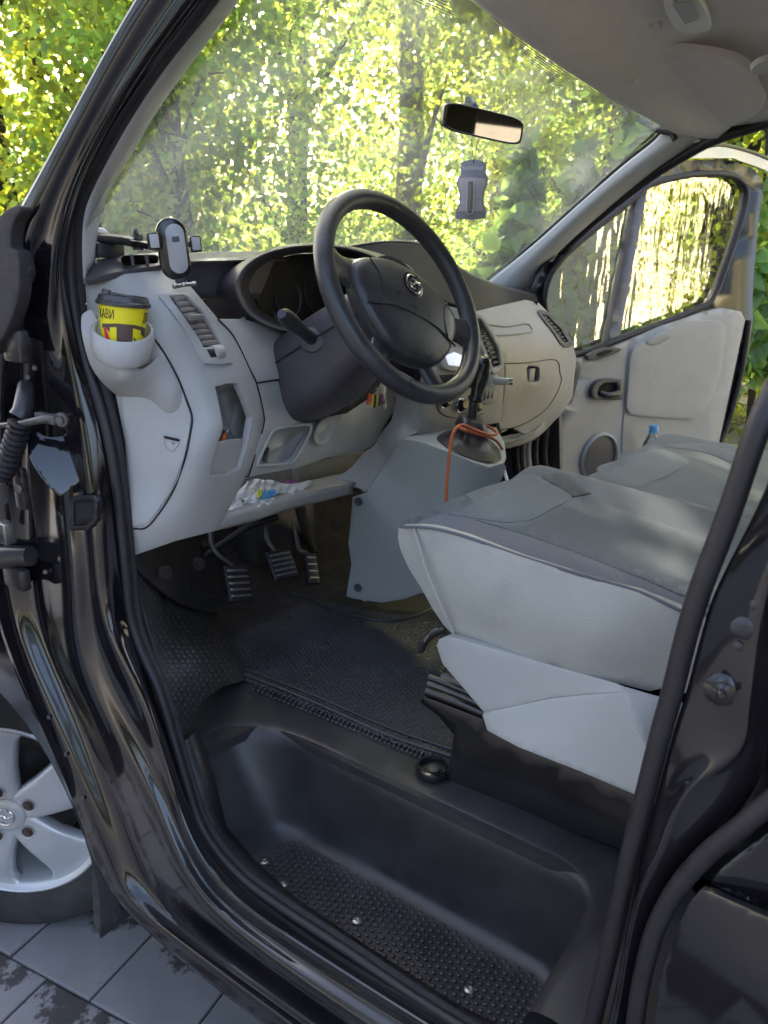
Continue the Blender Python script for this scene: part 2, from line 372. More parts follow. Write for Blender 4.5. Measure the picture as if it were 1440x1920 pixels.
def rbox(name, c, size, m, parent=None, axes=None, bev=0.003, seg=2, taper=None):
    """bevelled box at c, size along axes"""
    ax = axes or (Vector((1, 0, 0)), Vector((0, 1, 0)), Vector((0, 0, 1))); c = Vector(c); bm = bmesh.new(); vs_ = []
    for sz in (-1, 1):
        for sx, sy in ((-1, -1), (1, -1), (1, 1), (-1, 1)):
            k = (taper if (taper and sz > 0) else 1)
            vs_.append(bm.verts.new(c+ax[0]*sx*size[0]/2*k+ax[1]*sy*size[1]/2*k+ax[2]*sz*size[2]/2))
    for f in ((0, 1, 2, 3), (7, 6, 5, 4), (0, 4, 5, 1), (1, 5, 6, 2), (2, 6, 7, 3), (3, 7, 4, 0)): bm.faces.new([vs_[i] for i in f])
    if bev: bmesh.ops.bevel(bm, geom=bm.edges[:], offset=bev, segments=seg, profile=0.5, affect='EDGES')
    return bmk(name, bm, m, parent)
def plate(name, pts, n, th, m, parent=None, bev=0.0015, seg=2):
    """flat outline of 3-D points given a thickness along n"""
    bm = bmesh.new(); n = Vector(n).normalized(); A = [bm.verts.new(Vector(p)) for p in pts]; B = [bm.verts.new(Vector(p)+n*th) for p in pts]
    bm.faces.new(A); bm.faces.new(list(reversed(B)))
    for i in range(len(pts)):
        j = (i+1) % len(pts); bm.faces.new((A[j], A[i], B[i], B[j]))
    return bmk(name, bm, m, parent, bev=bev, seg=seg, ang=50)
def text_mesh(s, size, m, name, parent, place, depth=0.0004, width=1.0):
    """lettering: place(x, y, z) puts each letter vertex"""
    cu = bpy.data.curves.new('t', 'FONT'); cu.body = s; cu.size = size; cu.extrude = depth; cu.align_x = 'CENTER'; cu.resolution_u = 3
    o = bpy.data.objects.new('t', cu); COL.objects.link(o); bpy.context.view_layer.update()
    me = bpy.data.meshes.new_from_object(o.evaluated_get(bpy.context.evaluated_depsgraph_get())); bpy.data.objects.remove(o)
    for v in me.vertices: v.co = place(v.co.x*width, v.co.y, v.co.z)
    me.materials.clear(); return mko(name, me, m, parent, smooth=False)
# ---------------------------------------------------------------- the van: body shell on the driver's side
van = tag(empty('van'), 'black van with its front doors open, seen into the light grey cab', 'van')
def VX(t): return V(t[0], t[1], x=t[2])
XC = [0.0, .004, .03, .025, .042, .045, .085]
def rowx(*p): return [VX((a[0], a[1], a[2] if len(a) > 2 else XC[i])) for i, a in enumerate(p)]
rows = [
 rowx((345,-160,.08),(380,-155,.085),(420,-150,.10),(452,-145,.105),(462,-142,.11),(470,-140,.115),(482,-135,.13)),
 rowx((250,0,.07),(280,0,.075),(320,0,.09),(348,0,.095),(355,0,.105),(362,0,.105),(372,0,.12)),
 rowx((165,150,.05),(190,147,.055),(220,143,.07),(240,140,.075),(250,138,.085),(262,135,.09),(275,132,.105)),
 rowx((90,300,.03),(115,300,.035),(135,298,.045),(148,296,.05),(158,294,.065),(165,292,.07),(175,290,.09)),
 rowx((34,395,.01),(60,400,.015),(85,405,.03),(105,410,.04),(112,410,.055),(117,410,.06),(124,408,.085)),
 rowx((-30,500,0),(20,510,.005),(60,515,.025),(95,520,.035),(103,522,.05),(110,523,.06),(122,525,.085)),
 rowx((-40,640,0),(0,640,.01),(45,640,.045),(85,640,.05),(110,640,.06),(125,640,.065),(146,640,.085)),
 rowx((-40,740,0),(0,740,.015),(45,740,.055),(90,740,.06),(125,740,.062),(150,740,.066),(172,735,.085)),
 rowx((-40,830,0),(0,830,.015),(50,830,.055),(100,830,.06),(140,830,.06),(165,830,.066),(198,828,.085)),
 rowx((-40,935,0),(0,935,.01),(50,935,.045),(108,932,.035),(150,930,.05),(180,928,.055),(214,935,.085)),
 rowx((-30,1060,0),(10,1060,.01),(70,1060,.04),(138,1060,.03),(165,1060,.045),(186,1060,.05),(228,1060,.085)),
 rowx((-10,1160,0),(20,1160,.01),(75,1160,.035),(132,1160,.025),(165,1160,.042),(192,1160,.045),(236,1160,.085)),
 rowx((20,1240),(55,1232),(90,1225),(138,1222),(185,1222),(224,1220),(256,1219)),
 rowx((43,1300),(72,1290),(120,1285),(163,1295),(220,1298),(269,1298),(288,1296)),
 rowx((85,1385),(118,1378),(165,1380),(213,1382),(262,1385),(300,1388),(318,1386)),
 rowx((125,1480),(155,1478),(205,1480),(270,1478),(305,1475),(326,1474),(344,1475)),
 rowx((155,1555),(186,1552),(240,1555),(303,1553),(330,1550),(345,1548),(367,1545)),
 rowx((178,1630),(214,1632),(275,1635),(334,1632),(360,1625),(381,1615),(404,1604)),
 rowx((212,1688),(236,1686),(300,1700),(378,1693),(405,1685),(428,1675),(450,1656)),
 rowx((285,1760),(310,1742),(360,1755),(430,1742),(460,1732),(490,1722),(515,1704)),
 rowx((400,1850),(430,1832),(480,1840),(550,1830),(590,1818),(620,1802),(645,1790)),
 rowx((530,1950),(560,1930),(610,1935),(680,1925),(730,1905),(760,1895),(785,1883)),
 rowx((690,2070),(720,2045),(770,2045),(850,2030),(900,2010),(930,1998),(960,1985))]
rows.insert(0, [a+(a-b)*.7+Vector((.03,-.02,0)) for a, b in zip(rows[0], rows[1])])
body = loft('body_shell', rows, 'paint', van, nu=6, nv=6, solid=0.012, relax=45)
body['label'] = 'glossy black painted door frame, pillar and sill'
XS = .088
def seal(name, pts, r, m, par, seg=12, pre=None):
    P = [V(a, b, x=c) for a, b, c in pts]
    if pre == 'ext': P.insert(0, P[0]+(P[0]-P[1])*.7+Vector((.03,-.02,0)))
    elif pre is not None: P.insert(0, P[0]+pre)
    return tube(name, P, r, m, par, seg=seg, n=5)
seal('door_seal', [(482,-140,.13),(378,0,.122),(290,118,.108),(228,210,.100),(185,283,.096),(150,350,.092),(133,400,.09),(130,460,.09),(133,530,.09),(143,600,.09),(160,670,.09),(182,740,.09),(205,828,.09),(222,935,.09),(236,1060,.09),(245,1155,.09),(264,1219,.09),(296,1290,.09),(325,1384,.09),(352,1475,.09),(374,1542,.09),(408,1598,.09),(456,1650,.09),(520,1698,.09),(650,1785,.09),(790,1880,.09),(960,1985,.09)], .0088, 'seal', body, pre='ext')
seal('seal_lip', [(500,-135,.145),(395,5,.135),(305,118,.12),(243,210,.112),(200,285,.107),(167,350,.104),(149,400,.102),(145,460,.102),(148,530,.102),(157,600,.102),(176,670,.102),(201,740,.102),(222,828,.102),(236,935,.102),(248,1060,.102),(258,1155,.102),(278,1219,.102),(308,1286,.102),(337,1382,.102),(364,1475,.102),(387,1540,.102),(420,1590,.102),(467,1640,.102),(532,1688,.102),(662,1774,.102),(802,1868,.102),(970,1972,.102)], .0065, 'seal_fuzzy', body, pre='ext')
# pillar fittings
facet = panel('pillar_ledge', [(56,807),(90,819),(134,816),(153,819),(159,847),(169,879),(121,926),(103,924),(72,888),(53,850)],
      lambda a, b, P_=(V(112,862,x=.040), Vector((-1.0,-1.45,.82)).normalized()): (V(a, b, pl=P_)-CAM).dot(cF)+.002*((a-110)/55)**2+.003*((b-862)/60)**2, 'paint', body, var='d', sm=True, thick=.006, bev=.003, step=8)
panel('access_hole_frame', [(130,936),(136,931),(178,929),(182,934),(181,977),(164,994),(134,995),(129,990)], .036, 'seal', body, var='x', sm=False, thick=.008, bev=.0015, holes=[[(137,941),(174,938),(174,974),(160,986),(138,987)]], hsm=False, step=8)
panel('access_hole', [(134,938),(177,936),(177,976),(162,990),(135,990)], .039, 'hole', body, var='x', sm=False, thick=.003, bev=0, step=20)
def hinge(c0, c1, x, parent):
    a, b = V(*c0, x=x), V(*c1, x=x+.03); r = .021
    return tube('hinge', [a, a.lerp(b, .5), b], [r, r, r*.85], 'paint_dusty', parent, seg=10, n=3)
hinge((-30,628), (38,628), -.004, body); hinge((-20,1046), (58,1042), -.004, body)
rbox('hinge_plate', V(30,648,x=.012), (.02,.05,.05), 'paint_dusty', body, bev=.006)
rbox('hinge_plate', V(32,1082,x=.012), (.02,.06,.04), 'paint_dusty', body, bev=.006)
tube('check_strap', [V(-20,800,x=-.01), V(40,794,x=-.006), V(84,786,x=.006), V(122,781,x=.03)], [.004,.005,.007,.006], 'metal_dark', body, seg=8, n=3)
lathe('strap_bolt', [(.011,0),(.011,.006),(.006,.007),(.006,.011)], V(118,786,x=.022), (-1,-.5,0), 'metal_dark', body, seg=10)
rbox('strap_bracket', V(88,784,x=.012), (.012,.05,.014), 'metal_dark', body, bev=.002)
tube('wiring_elbow', [V(48,722,x=.03), V(46,745,x=.018), V(42,770,x=.006), V(36,782,x=0)], [.012,.014,.015,.016], 'plastic_black', body, seg=14, n=4)
bp_ = [V(a, b, x=c) for a, b, c in ((38,790,-.004),(32,815,-.008),(24,840,-.01),(14,868,-.014),(2,890,-.018))]
bl = crom([(*p,) for p in bp_], 8); br = [.018 if i % 3 else .0125 for i in range(len(bl))]
tube('wiring_bellows', bl, br, 'seal', body, seg=16, smoothp=False)
rbox('pillar_bracket', V(40,915,x=.01), (.012,.028,.07), 'paint_dusty', body, bev=.003)
rbox('latch_block', V(10,998,x=-.012), (.02,.03,.036), 'metal', body, bev=.002)
lathe('bracket_bolt', [(.008,0),(.008,.005),(.004,.006)], V(37,915,x=.002), (-1,-.4,0), 'metal_dark', body, seg=8)
for px, py in ((53,707),(66,690),(86,1072),(32,1192)):
    lathe('pillar_screw', [(.0045,0),(.004,.003)], V(px, py, x=.035), (-1,-.6,.1), 'metal_dark', body, seg=8)
for px, py in ((92,1345),(124,1415),(156,1497)):
    lathe('fender_screw', [(.004,0),(.0035,.002)], V(px, py, x=.0), (-1,-.3,0), 'metal_dark', body, seg=8)
wc0 = V(5,1530,x=.040)
# open driver's door, only its front edge reaches into view
door_l = mk('driver_door', *(lambda P, n: (P+[p+n for p in P], [tuple(range(len(P)))[::-1], tuple(len(P)+i for i in range(len(P)))]+[(i, (i+1) % len(P), len(P)+(i+1) % len(P), len(P)+i) for i in range(len(P))]))(
    [Vector((-.06,1.30,z)) + Vector((0,dy,0)) for z, dy in ((.36,0),(1.30,0))]+[Vector((-1.05,1.62,1.34)), Vector((-1.05,1.62,.36))], Vector((.02,.055,0))), 'paint', van, bev=.012, smooth=True)
door_l['label'] = 'driver door swung wide open, its edge at the hinge pillar'
_dd = Vector((-.99,.32,0)).normalized(); _dn = Vector((-.32,-.99,0)).normalized()
plate('door_card', [Vector((-.06,1.30,0))+_dd*t+_dn*.004+Vector((0,0,z)) for t, z in ((.10,.48),(.98,.48),(1.0,1.05),(.92,1.22),(.12,1.18))], _dn, .03, 'dash_light', door_l, bev=.01)
mk('front_fender', [(.012,y,z) for y, z in [(1.33,.78),(1.33,1.30),(1.42,1.34),(1.9,1.24),(2.2,1.05),(2.38,.80),(2.42,.45),(1.90,.36)]+[(wc0.y+math.cos(math.radians(a))*.47, wc0.z+math.sin(math.radians(a))*.47) for a in range(10,98,8)]], [tuple(range(19))], 'paint', van, smooth=False, solid=.01)
panel('mirror_sail_edge', [(-20,425),(-4,408),(14,392),(33,385),(39,394),(24,420),(20,462),(34,474),(37,520),(33,562),(20,602),(0,640),(-20,650)], -.008, 'seal_fuzzy', door_l, var='x', sm=True, thick=.02, bev=.006, step=12)
panel('mirror_sail_gasket', [(24,470),(42,478),(52,500),(50,525),(34,530)], .004, 'seal', door_l, var='x', thick=.012, bev=.003, step=12)
# wheel arch liner, rocker underside and body behind the B pillar
wc = V(5,1530,x=.040)+Vector((.011,0,0)); WS = .945
arch = []
for i in range(17):
    a = math.radians(-45+i*15)
    arch.append([wc+Vector((dx, math.cos(a)*.37, math.sin(a)*.37)) for dx in (-.03,.1,.3)])
loft('wheel_arch_liner', arch, 'plastic_black', van, nu=1, nv=2, solid=.004)
mk('underbody', [(.06,-3,.30),(1.84,-3,.30),(1.84,.95,.30),(.06,.95,.30)], [(0,1,2,3)], 'plastic_black', van, smooth=False, solid=.02)
panel('mud_flap', [(172,1630),(205,1690),(222,1722),(200,1745),(183,1750),(176,1735)], .05, 'tyre', van, var='x', thick=.012, sm=False, bev=.003, step=14)
# B pillar
XB = [.072,.06,.05,.055,.07]
def rb(*p): return [V(a[0], a[1], x=XB[i]+(a[2] if len(a) > 2 else 0)) for i, a in enumerate(p)]
brow = [rb((1590,560,.05),(1620,560,.05),(1650,560,.05),(1680,560,.05),(1720,560,.05)), rb((1500,760,.02),(1530,760,.02),(1560,760,.02),(1585,760,.02),(1620,760,.02)),
 rb((1420,950),(1450,945),(1482,940),(1502,940),(1532,940)), rb((1345,1100),(1385,1105),(1430,1112),(1448,1115),(1482,1120)),
 rb((1316,1185),(1360,1190),(1412,1200),(1428,1205),(1458,1215)), rb((1288,1292),(1340,1300),(1397,1320),(1412,1325),(1444,1340)),
 rb((1262,1375),(1315,1385),(1378,1405),(1392,1418),(1432,1440)), rb((1228,1506),(1255,1500),(1288,1484),(1306,1498),(1382,1530)),
 rb((1203,1604),(1218,1600),(1238,1592),(1254,1605),(1292,1640)), rb((1182,1707),(1187,1705),(1194,1688),(1207,1705),(1242,1740)),
 rb((1142,1905),(1150,1905),(1157,1905),(1166,1905),(1200,1920)), rb((1112,2010),(1120,2010),(1128,2010),(1138,2010),(1170,2020))]
brow.insert(0, [p+Vector((.045,-.01,.36)) for p in brow[0]])
bpil = loft('rear_door_post', brow, 'paint', van, nu=5, nv=5, solid=.01); bpil['label'] = 'black painted door post behind the driver seat'
seal('door_seal', [(1500,620,.13),(1455,725,.10),(1420,805,.085),(1365,968,.078),(1315,1100,.075),(1288,1187,.075),(1262,1292,.075),(1238,1378,.075),(1206,1506,.075),(1183,1598,.075),(1158,1713,.075),(1138,1803,.075),(1115,1900,.075),(1098,1985,.075)], .0106, 'seal', bpil, seg=16, pre=Vector((.04,-.01,.36)))
seal('sliding_door_seal', [(1560,1420,.052),(1460,1492,.052),(1395,1545,.052),(1325,1602,.052),(1268,1668,.052),(1228,1745,.052),(1203,1840,.052),(1190,1930,.052),(1185,2010,.052)], .0098, 'seal', bpil, seg=14)
panel('sliding_door_skin', [(1314,1668),(1330,1671),(1440,1720),(1560,1772),(1560,2010),(1212,2010),(1222,1920),(1240,1830),(1270,1740),(1295,1690)], [(1314,1668,.045),(1560,1772,.03),(1560,2000,.02),(1222,1920,.04),(1400,1850,.024)], 'paint', van, var='x', sm=False, thick=.01, bev=.003)
panel('sliding_door_rail', [(1440,1570),(1500,1525),(1560,1545),(1560,1752),(1440,1704),(1332,1657),(1345,1640)], .058, 'paint', van, var='x', sm=False, thick=.01, bev=.003)
lathe('striker_plate', [(.0155,0),(.0155,.002),(.012,.0045),(.0085,.005),(.0085,.007),(.004,.0085),(.004,.014),(.003,.0155)], V(1352,1292,x=.054), (-1,-.25,.1), 'gloss_black', bpil, seg=24)
lathe('grommet', [(.0105,0),(.0105,.002),(.008,.004),(.003,.0045)], V(1393,1177,x=.052), (-1,-.25,.1), 'plastic_black', bpil, seg=20)
for q in ((1415,1134),(1382,1211)): lathe('small_grommet', [(.0048,0),(.0045,.002),(.002,.003)], V(*q, x=.053), (-1,-.25,.1), 'plastic_black', bpil, seg=12)
# rest of the cab shell that closes the light in, with openings added to light the rear
mk('side_wall', [(.04,.02,.32),(.04,-3,.32),(.04,-3,1.2),(.04,.02,1.2),(.16,-3,1.95),(.16,.02,1.95)], [(0,1,2,3),(3,2,4,5)], 'paint', van, smooth=False, solid=.02)
mk('side_wall', [(1.86,-.15,.32),(1.86,-3,.32),(1.86,-3,1.2),(1.86,-.15,1.2),(1.74,-3,1.95),(1.74,-.15,1.95),(1.86,-2.4,1.2),(1.74,-2.4,1.95),(1.86,-.5,1.2),(1.74,-.5,1.95)], [(0,1,2,6,8,3),(6,2,4,7),(3,8,9,5)], 'paint', van, smooth=False, solid=.02)  # upper middle left open so light reaches the rear cab
mk('rear_wall', [(.04,-3,.32),(1.86,-3,.32),(1.86,-3,1.2),(.04,-3,1.2),(.16,-3,1.95),(1.74,-3,1.95),(.95,-3,1.2),(.95,-3,1.95),(1.3,-3,1.2),(1.3,-3,1.95),(.6,-3,1.2),(.6,-3,1.95)], [(0,1,2,8,6,10,3),(8,2,5,9),(10,6,7,11)], 'trim_light', van, smooth=False, solid=.02)  # upper parts left open to brighten what the mirror reflects
loft('roof', [[Vector((.10,y,1.86+dz)), Vector((.25,y,1.93+dz)), Vector((.95,y,1.98+dz)), Vector((1.65,y,1.93+dz)), Vector((1.80,y,1.86+dz))] for y, dz in ((-3,0),(-1.5,0),(0,0),(.5,-.01),(.74,-.05))], 'paint', van, solid=.015, flip=False)
loft('hood', [[Vector((x, 1.60+.02*abs(x-.95), 1.36)), Vector((x, 1.9, 1.25)), Vector((x, 2.2, 1.06)), Vector((x, 2.38, .80)), Vector((x, 2.42,.45))] for x in (.06,.4,.95,1.5,1.84)], 'paint', van, solid=.01, flip=False)
mk('firewall', [(.06,1.72,.3),(1.84,1.72,.3),(1.84,1.66,1.44),(.06,1.66,1.44)], [(0,1,2,3)], 'carpet', van, smooth=False, solid=.02)

# ---------------------------------------------------------------- front wheel
_wl = set(bpy.data.objects)
wheel = lathe('front_wheel', [(.205,.16),(.235,.16),(.28,.175),(.318,.17),(.335,.14),(.338,.06),(.335,.02),(.322,-.006),(.30,-.016),(.26,-.012),(.238,-.004),(.228,.004),(.226,.02),(.205,.16)], wc+Vector((0,0,0)), (1,0,0), 'tyre', van, seg=72, capend=False)
wheel['label'] = 'front wheel with silver five-spoke alloy rim'
lathe('rim_barrel', [(.229,.006),(.231,.0),(.226,-.003),(.216,.004),(.210,.02),(.204,.05),(.198,.16)], wc, (1,0,0), 'alloy', wheel, seg=72, capend=False)
lathe('brake_disc', [(.03,.095),(.15,.09),(.15,.10),(.03,.11)], wc, (1,0,0), 'metal_dark', wheel, seg=48)
lathe('wheel_well_back', [(.002,.15),(.20,.15)], wc, (1,0,0), 'hole', wheel, seg=32, capend=False)
rbox('brake_caliper', wc+Vector((.085,-.11,.02)), (.05,.07,.16), 'metal_dark', wheel, bev=.012)
for k in range(5):
    A = math.radians(28+72*k); e = Vector((0,-math.cos(A),math.sin(A))); t = Vector((0,math.sin(A),math.cos(A)))
    rws = []
    for r, w, fx, ed in ((.03,.036,-.004,.012),(.07,.044,-.007,.012),(.11,.051,-.007,.012),(.15,.058,-.002,.012),(.185,.068,.004,.012),(.205,.086,.007,.012),(.219,.112,.006,.01)):
        sag = (w*w)/(2*max(r,.12))*.9 if r > .14 else 0
        rws.append([wc+e*(r-sag*abs(s)**2)+t*(w*s)+Vector((fx+d,0,0)) for s, d in ((-1,.03),(-1,.012),(-.86,.002),(-.4,.0),(.4,.0),(.86,.002),(1,.012),(1,.03))])
    loft('spoke', rws, 'alloy', wheel, nu=3, nv=3, flip=None, solid=.003)
    B = A+math.radians(36)*0; h = wc+Vector((0,-math.cos(A)*.064,math.sin(A)*.064))
    lathe('bolt_hole', [(.0175,-.0095),(.0145,-.0085),(.0135,.004)], h, (1,0,0), 'alloy', wheel, seg=18, capend=False)
    lathe('wheel_bolt', [(.0135,.0),(.0085,-.0005),(.0075,-.006),(.003,-.0065)], h+Vector((-.0085,0,0)), (1,0,0), 'brown_print', wheel, seg=12)
lathe('hub_cap', [(.048,.006),(.044,-.008),(.036,-.012),(.032,-.0125),(.031,-.011),(.004,-.0125)], wc, (1,0,0), 'alloy', wheel, seg=32)
tube('wheel_emblem', [wc+Vector((-.014,-math.cos(a)*.021,math.sin(a)*.021)) for a in [i*math.pi/6 for i in range(12)]], .0022, 'chrome', wheel, closed=True, seg=6)
tube('wheel_emblem', [wc+Vector((-.014,.02,-.004)), wc+Vector((-.014,.004,.004)), wc+Vector((-.014,-.004,-.004)), wc+Vector((-.014,-.02,.004))], .0022, 'chrome', wheel, seg=6)

for o in set(bpy.data.objects)-_wl:
    if o.type == 'MESH': o.data.transform(Matrix.Translation(wc) @ Matrix.Rotation(math.radians(34), 4, 'Z') @ Matrix.Scale(WS, 4) @ Matrix.Translation(-wc))
# ---------------------------------------------------------------- step well, floor and mat
ZS, ZF = .42, .62
# U-shaped wall of the step: front, long side and rear, with rounded corners
def upath():
    P = []; x1 = .294; yf = .868; yr = .262; r = .07
    P.append((.06, yf, (0,1), 0)); P.append((x1-r, yf, (0,1), 0))
    for i in range(1, 8):
        a = math.radians(90-90*i/8); P.append((x1-r+r*math.cos(a), yf-r+r*math.sin(a), (math.cos(a), math.sin(a)), 0))
    P.append((x1, yf-r, (1,0), 0)); n = 10
    for i in range(1, n): P.append((x1, yf-r+(yr+r-yf+r)*i/n, (1,0), 0))
    for i in range(0, 9):
        a = math.radians(-90*i/8); P.append((x1-r+r*math.cos(a), yr+r+r*math.sin(a), (math.cos(a), math.sin(a)), 0))
    P.append((.055, yr, (0,-1), 0)); return P
prof = [(-.045,.0),(-.028,.0012),(-.016,.005),(-.007,.013),(-.002,.026),(0,.045),(.002,.10),(.004,.165),(.007,.184),(.013,.194),(.022,.199),(.036,.2012),(.08,.2022),(.17,.2024)]
rows = []
for x, y, n, _ in upath():
    fr = max(0, n[1])
    rows.append([Vector((x+n[0]*o, y+n[1]*o+fr*(.10*(h/.2)**1.3), ZS+h)) for o, h in prof])
step_ = loft('step_well', rows, 'plastic_black', van, nu=2, nv=1, solid=0); step_['label'] = 'black moulded plastic entry step with studded tread'
mk('step_tread', [(.085,.20,ZS-.001),(.30,.20,ZS-.001),(.30,.93,ZS-.001),(.085,1.0,ZS-.001)], [(0,1,2,3)], 'plastic_black', step_, smooth=False, solid=.01)
mk('sill_cover', [V(345,1395,x=.105), V(372,1500,x=.106), V(400,1570,x=.107), V(450,1632,x=.108), V(540,1700,x=.108), V(680,1795,x=.108), V(830,1895,x=.108), V(980,1985,x=.108),
    V(980,1985,x=.108)+Vector((.04,0,-.012)), V(830,1895,x=.108)+Vector((.03,.0,-.012)), V(680,1795,x=.108)+Vector((.03,0,-.012)), V(540,1700,x=.108)+Vector((.03,0,-.012)), V(450,1632,x=.108)+Vector((.04,.0,-.012)), V(400,1570,x=.107)+Vector((.04,.01,-.01)), V(372,1500,x=.106)+Vector((.05,.01,.0)), V(345,1395,x=.105)+Vector((.05,.02,.0))],
   [(i, i+1, 14-i, 15-i) for i in range(7)], 'plastic_black', step_, solid=.004)
# studs of the tread
base = None; vs_, fs_ = [], []
q = [(432,1628),(512,1553),(1024,1826),(1005,1945),(800,1945)]
iy = 0; y = .24
while y < .92:
    x = .095+(.0066 if iy % 2 else 0)
    while x < .285:
        p = Vector((x, y, ZS)); d = p-CAM; k = FPX/d.dot(cF); sx, sy = 720+d.dot(cR)*k, 960-d.dot(cU)*k
        if inpoly(sx, sy, q):
            b0 = len(vs_)
            for r, h in ((.0042,-.002),(.0036,.0016),(.0018,.0026)):
                for i in range(8): vs_.append((x+r*math.cos(i*.7854), y+r*math.sin(i*.7854), ZS+h))
            for j in range(2):
                for i in range(8): fs_.append((b0+j*8+i, b0+j*8+(i+1) % 8, b0+j*8+8+(i+1) % 8, b0+j*8+8+i))
            fs_.append(tuple(b0+16+i for i in range(8)))
        x += .0132
    y += .0114; iy += 1
tag(mk('tread_studs', vs_, fs_, 'plastic_black', step_), kind='stuff')
for qx in ((496,1617),(530,1660),(670,1728),(880,1857)):
    lathe('tread_screw', [(.0085,0),(.008,.003),(.004,.0042),(.003,.003)], V(*qx, z=ZS), (0,0,1), 'metal', step_, seg=14)
# flat plastic edge above the step and the rubber mat
floor_ = mk('cab_floor', [(.30,.15,ZF-.002),(1.84,.15,ZF-.002),(1.84,1.7,ZF-.002),(.12,1.7,ZF-.002),(.12,.97,ZF-.002),(.30,.93,ZF-.002)], [(0,1,2,3,4,5)], 'plastic_black', van, smooth=False, solid=.02); floor_['label'] = 'dark cab floor'
mk('under_floor', [(.30,-.5,ZF-.02),(1.84,-.5,ZF-.02),(1.84,.15,ZF-.02),(.30,.15,ZF-.02)], [(0,1,2,3)], 'plastic_black', van, smooth=False, solid=.02)
mat_ = panel('rubber_floor_mat', [(452,1268),(520,1292),(600,1325),(720,1378),(850,1425),(900,1440),(980,1300),(860,1170),(800,1150),(700,1140),(600,1118),(540,1112),(470,1135),(415,1165),(405,1190)], lambda a, b: ZF+.008, 'rubber_mat', van, var='z', thick=.008, bev=.003, step=22)
mat_['label'] = 'black rubber floor mat with pebbled cells'
def ridge(name, pts, r, m, par, dz=0): return tube(name, [V(a, b, z=ZF+.010+dz) for a, b in pts], r, m, par, seg=8, n=4)
ridge('mat_edge_ridge', [(455,1265),(520,1289),(600,1322),(720,1375),(850,1420)], .0042, 'plastic_black', mat_)
ridge('mat_edge_ridge', [(462,1256),(530,1281),(610,1313),(730,1365),(855,1408)], .0030, 'plastic_black', mat_)
ridge('mat_edge_ridge', [(545,1112),(580,1122),(620,1140),(680,1158),(740,1163),(790,1150),(840,1120)], .0045, 'plastic_black', mat_)
# raised rubber wing beside the sill
wing = panel('side_mat_wing', [(252,1044),(300,1070),(360,1115),(395,1150),(430,1205),(462,1268),(415,1290),(375,1325),(362,1372),(345,1388),(330,1340),(300,1250),(272,1150),(258,1090)],
   [(252,1044,.12),(300,1250,.112),(345,1388,.125),(462,1268,.40),(395,1150,.52),(330,1085,.36),(360,1230,.20),(375,1325,.19),(430,1210,.42)], 'rubber_mat_fine', van, var='x', thick=.006, bev=.002, step=14)
wing['label'] = 'pebbled rubber wing of the floor covering'
panel('fine_mat_strip', [(470,1276),(600,1330),(720,1382),(850,1430),(850,1412),(730,1368),(610,1318),(520,1280),(490,1270)], lambda a, b: ZF+.0075, 'rubber_mat_fine', floor_, var='z', thick=.004, bev=.001, step=14)
lathe('floor_screw', [(.008,0),(.007,.003),(.002,.0035)], V(466,1303,z=ZF+.003), (0,0,1), 'plastic_black', floor_, seg=12)
# raised pebbles of the rubber
def pebble_mesh(name, P, parent, r=.0045, h=.0014):
    vs_, fs = [], []
    for p, n in P:
        x, y, n = frame(n, Vector((0, 1, .1))); a0 = rnd.random()*1.05; b0 = len(vs_); q = rnd.uniform(.8, 1.12)
        for rr, hh in ((r*q, -.001), (r*q*.86, h*.75), (r*q*.45, h)):
            for i in range(6): vs_.append(p+x*math.cos(a0+i*1.0472)*rr+y*math.sin(a0+i*1.0472)*rr*.9+n*hh)
        for j in range(2):
            for i in range(6): fs.append((b0+j*6+i, b0+j*6+(i+1) % 6, b0+j*6+6+(i+1) % 6, b0+j*6+6+i))
        fs.append(tuple(b0+12+i for i in range(6)))
    return tag(mk(name, vs_, fs, 'rubber_pebble', parent, ang=80), kind='stuff')
mat('rubber_pebble', (0.034, 0.034, 0.040), 0.33, var=0.4, vscale=9, rvar=0.10, dirt=((0.085, 0.085, 0.095), 6, 0.5, 0.85))
mo_ = [(458,1272),(540,1305),(720,1385),(850,1430),(960,1310),(860,1175),(800,1156),(700,1148),(600,1126),(540,1120),(470,1142),(420,1170),(412,1192)]
PB = []; yy = .50; k = 0
while yy < 1.34:
    xx = .34+(.0055 if k % 2 else 0)
    while xx < 1.05:
        p = Vector((xx+rnd.uniform(-.0018,.0018), yy+rnd.uniform(-.0018,.0018), ZF+.008)); d = p-CAM; kk = FPX/d.dot(cF)
        if inpoly(720+d.dot(cR)*kk, 960-d.dot(cU)*kk, mo_): PB.append((p, Vector((0,0,1))))
        xx += .0110
    yy += .0095; k += 1
pebble_mesh('mat_pebbles', PB, mat_)
wo_ = [(258,1056),(300,1078),(358,1120),(392,1154),(426,1207),(456,1266),(410,1285),(370,1322),(356,1366),(345,1380),(334,1340),(304,1250),(278,1150),(264,1095)]
WF = TPS([(252,1044,.12),(300,1250,.112),(345,1388,.125),(462,1268,.40),(395,1150,.52),(330,1085,.36),(360,1230,.20),(375,1325,.19),(430,1210,.42)])
PB = []; b = 1050; k = 0
while b < 1385:
    a = 255+(6 if k % 2 else 0)
    while a < 465:
        a2, b2 = a+rnd.uniform(-1.5,1.5), b+rnd.uniform(-1.5,1.5)
        if inpoly(a2, b2, wo_):
            p = V(a2, b2, x=WF(a2, b2)); n = (V(a2+3, b2, x=WF(a2+3, b2))-p).cross(V(a2, b2+3, x=WF(a2, b2+3))-p).normalized()
            if n.dot(CAM-p) < 0: n = -n
            PB.append((p, n))
        a += 11.5
    b += 9; k += 1
pebble_mesh('wing_pebbles', PB, wing, r=.0046)
PB = []
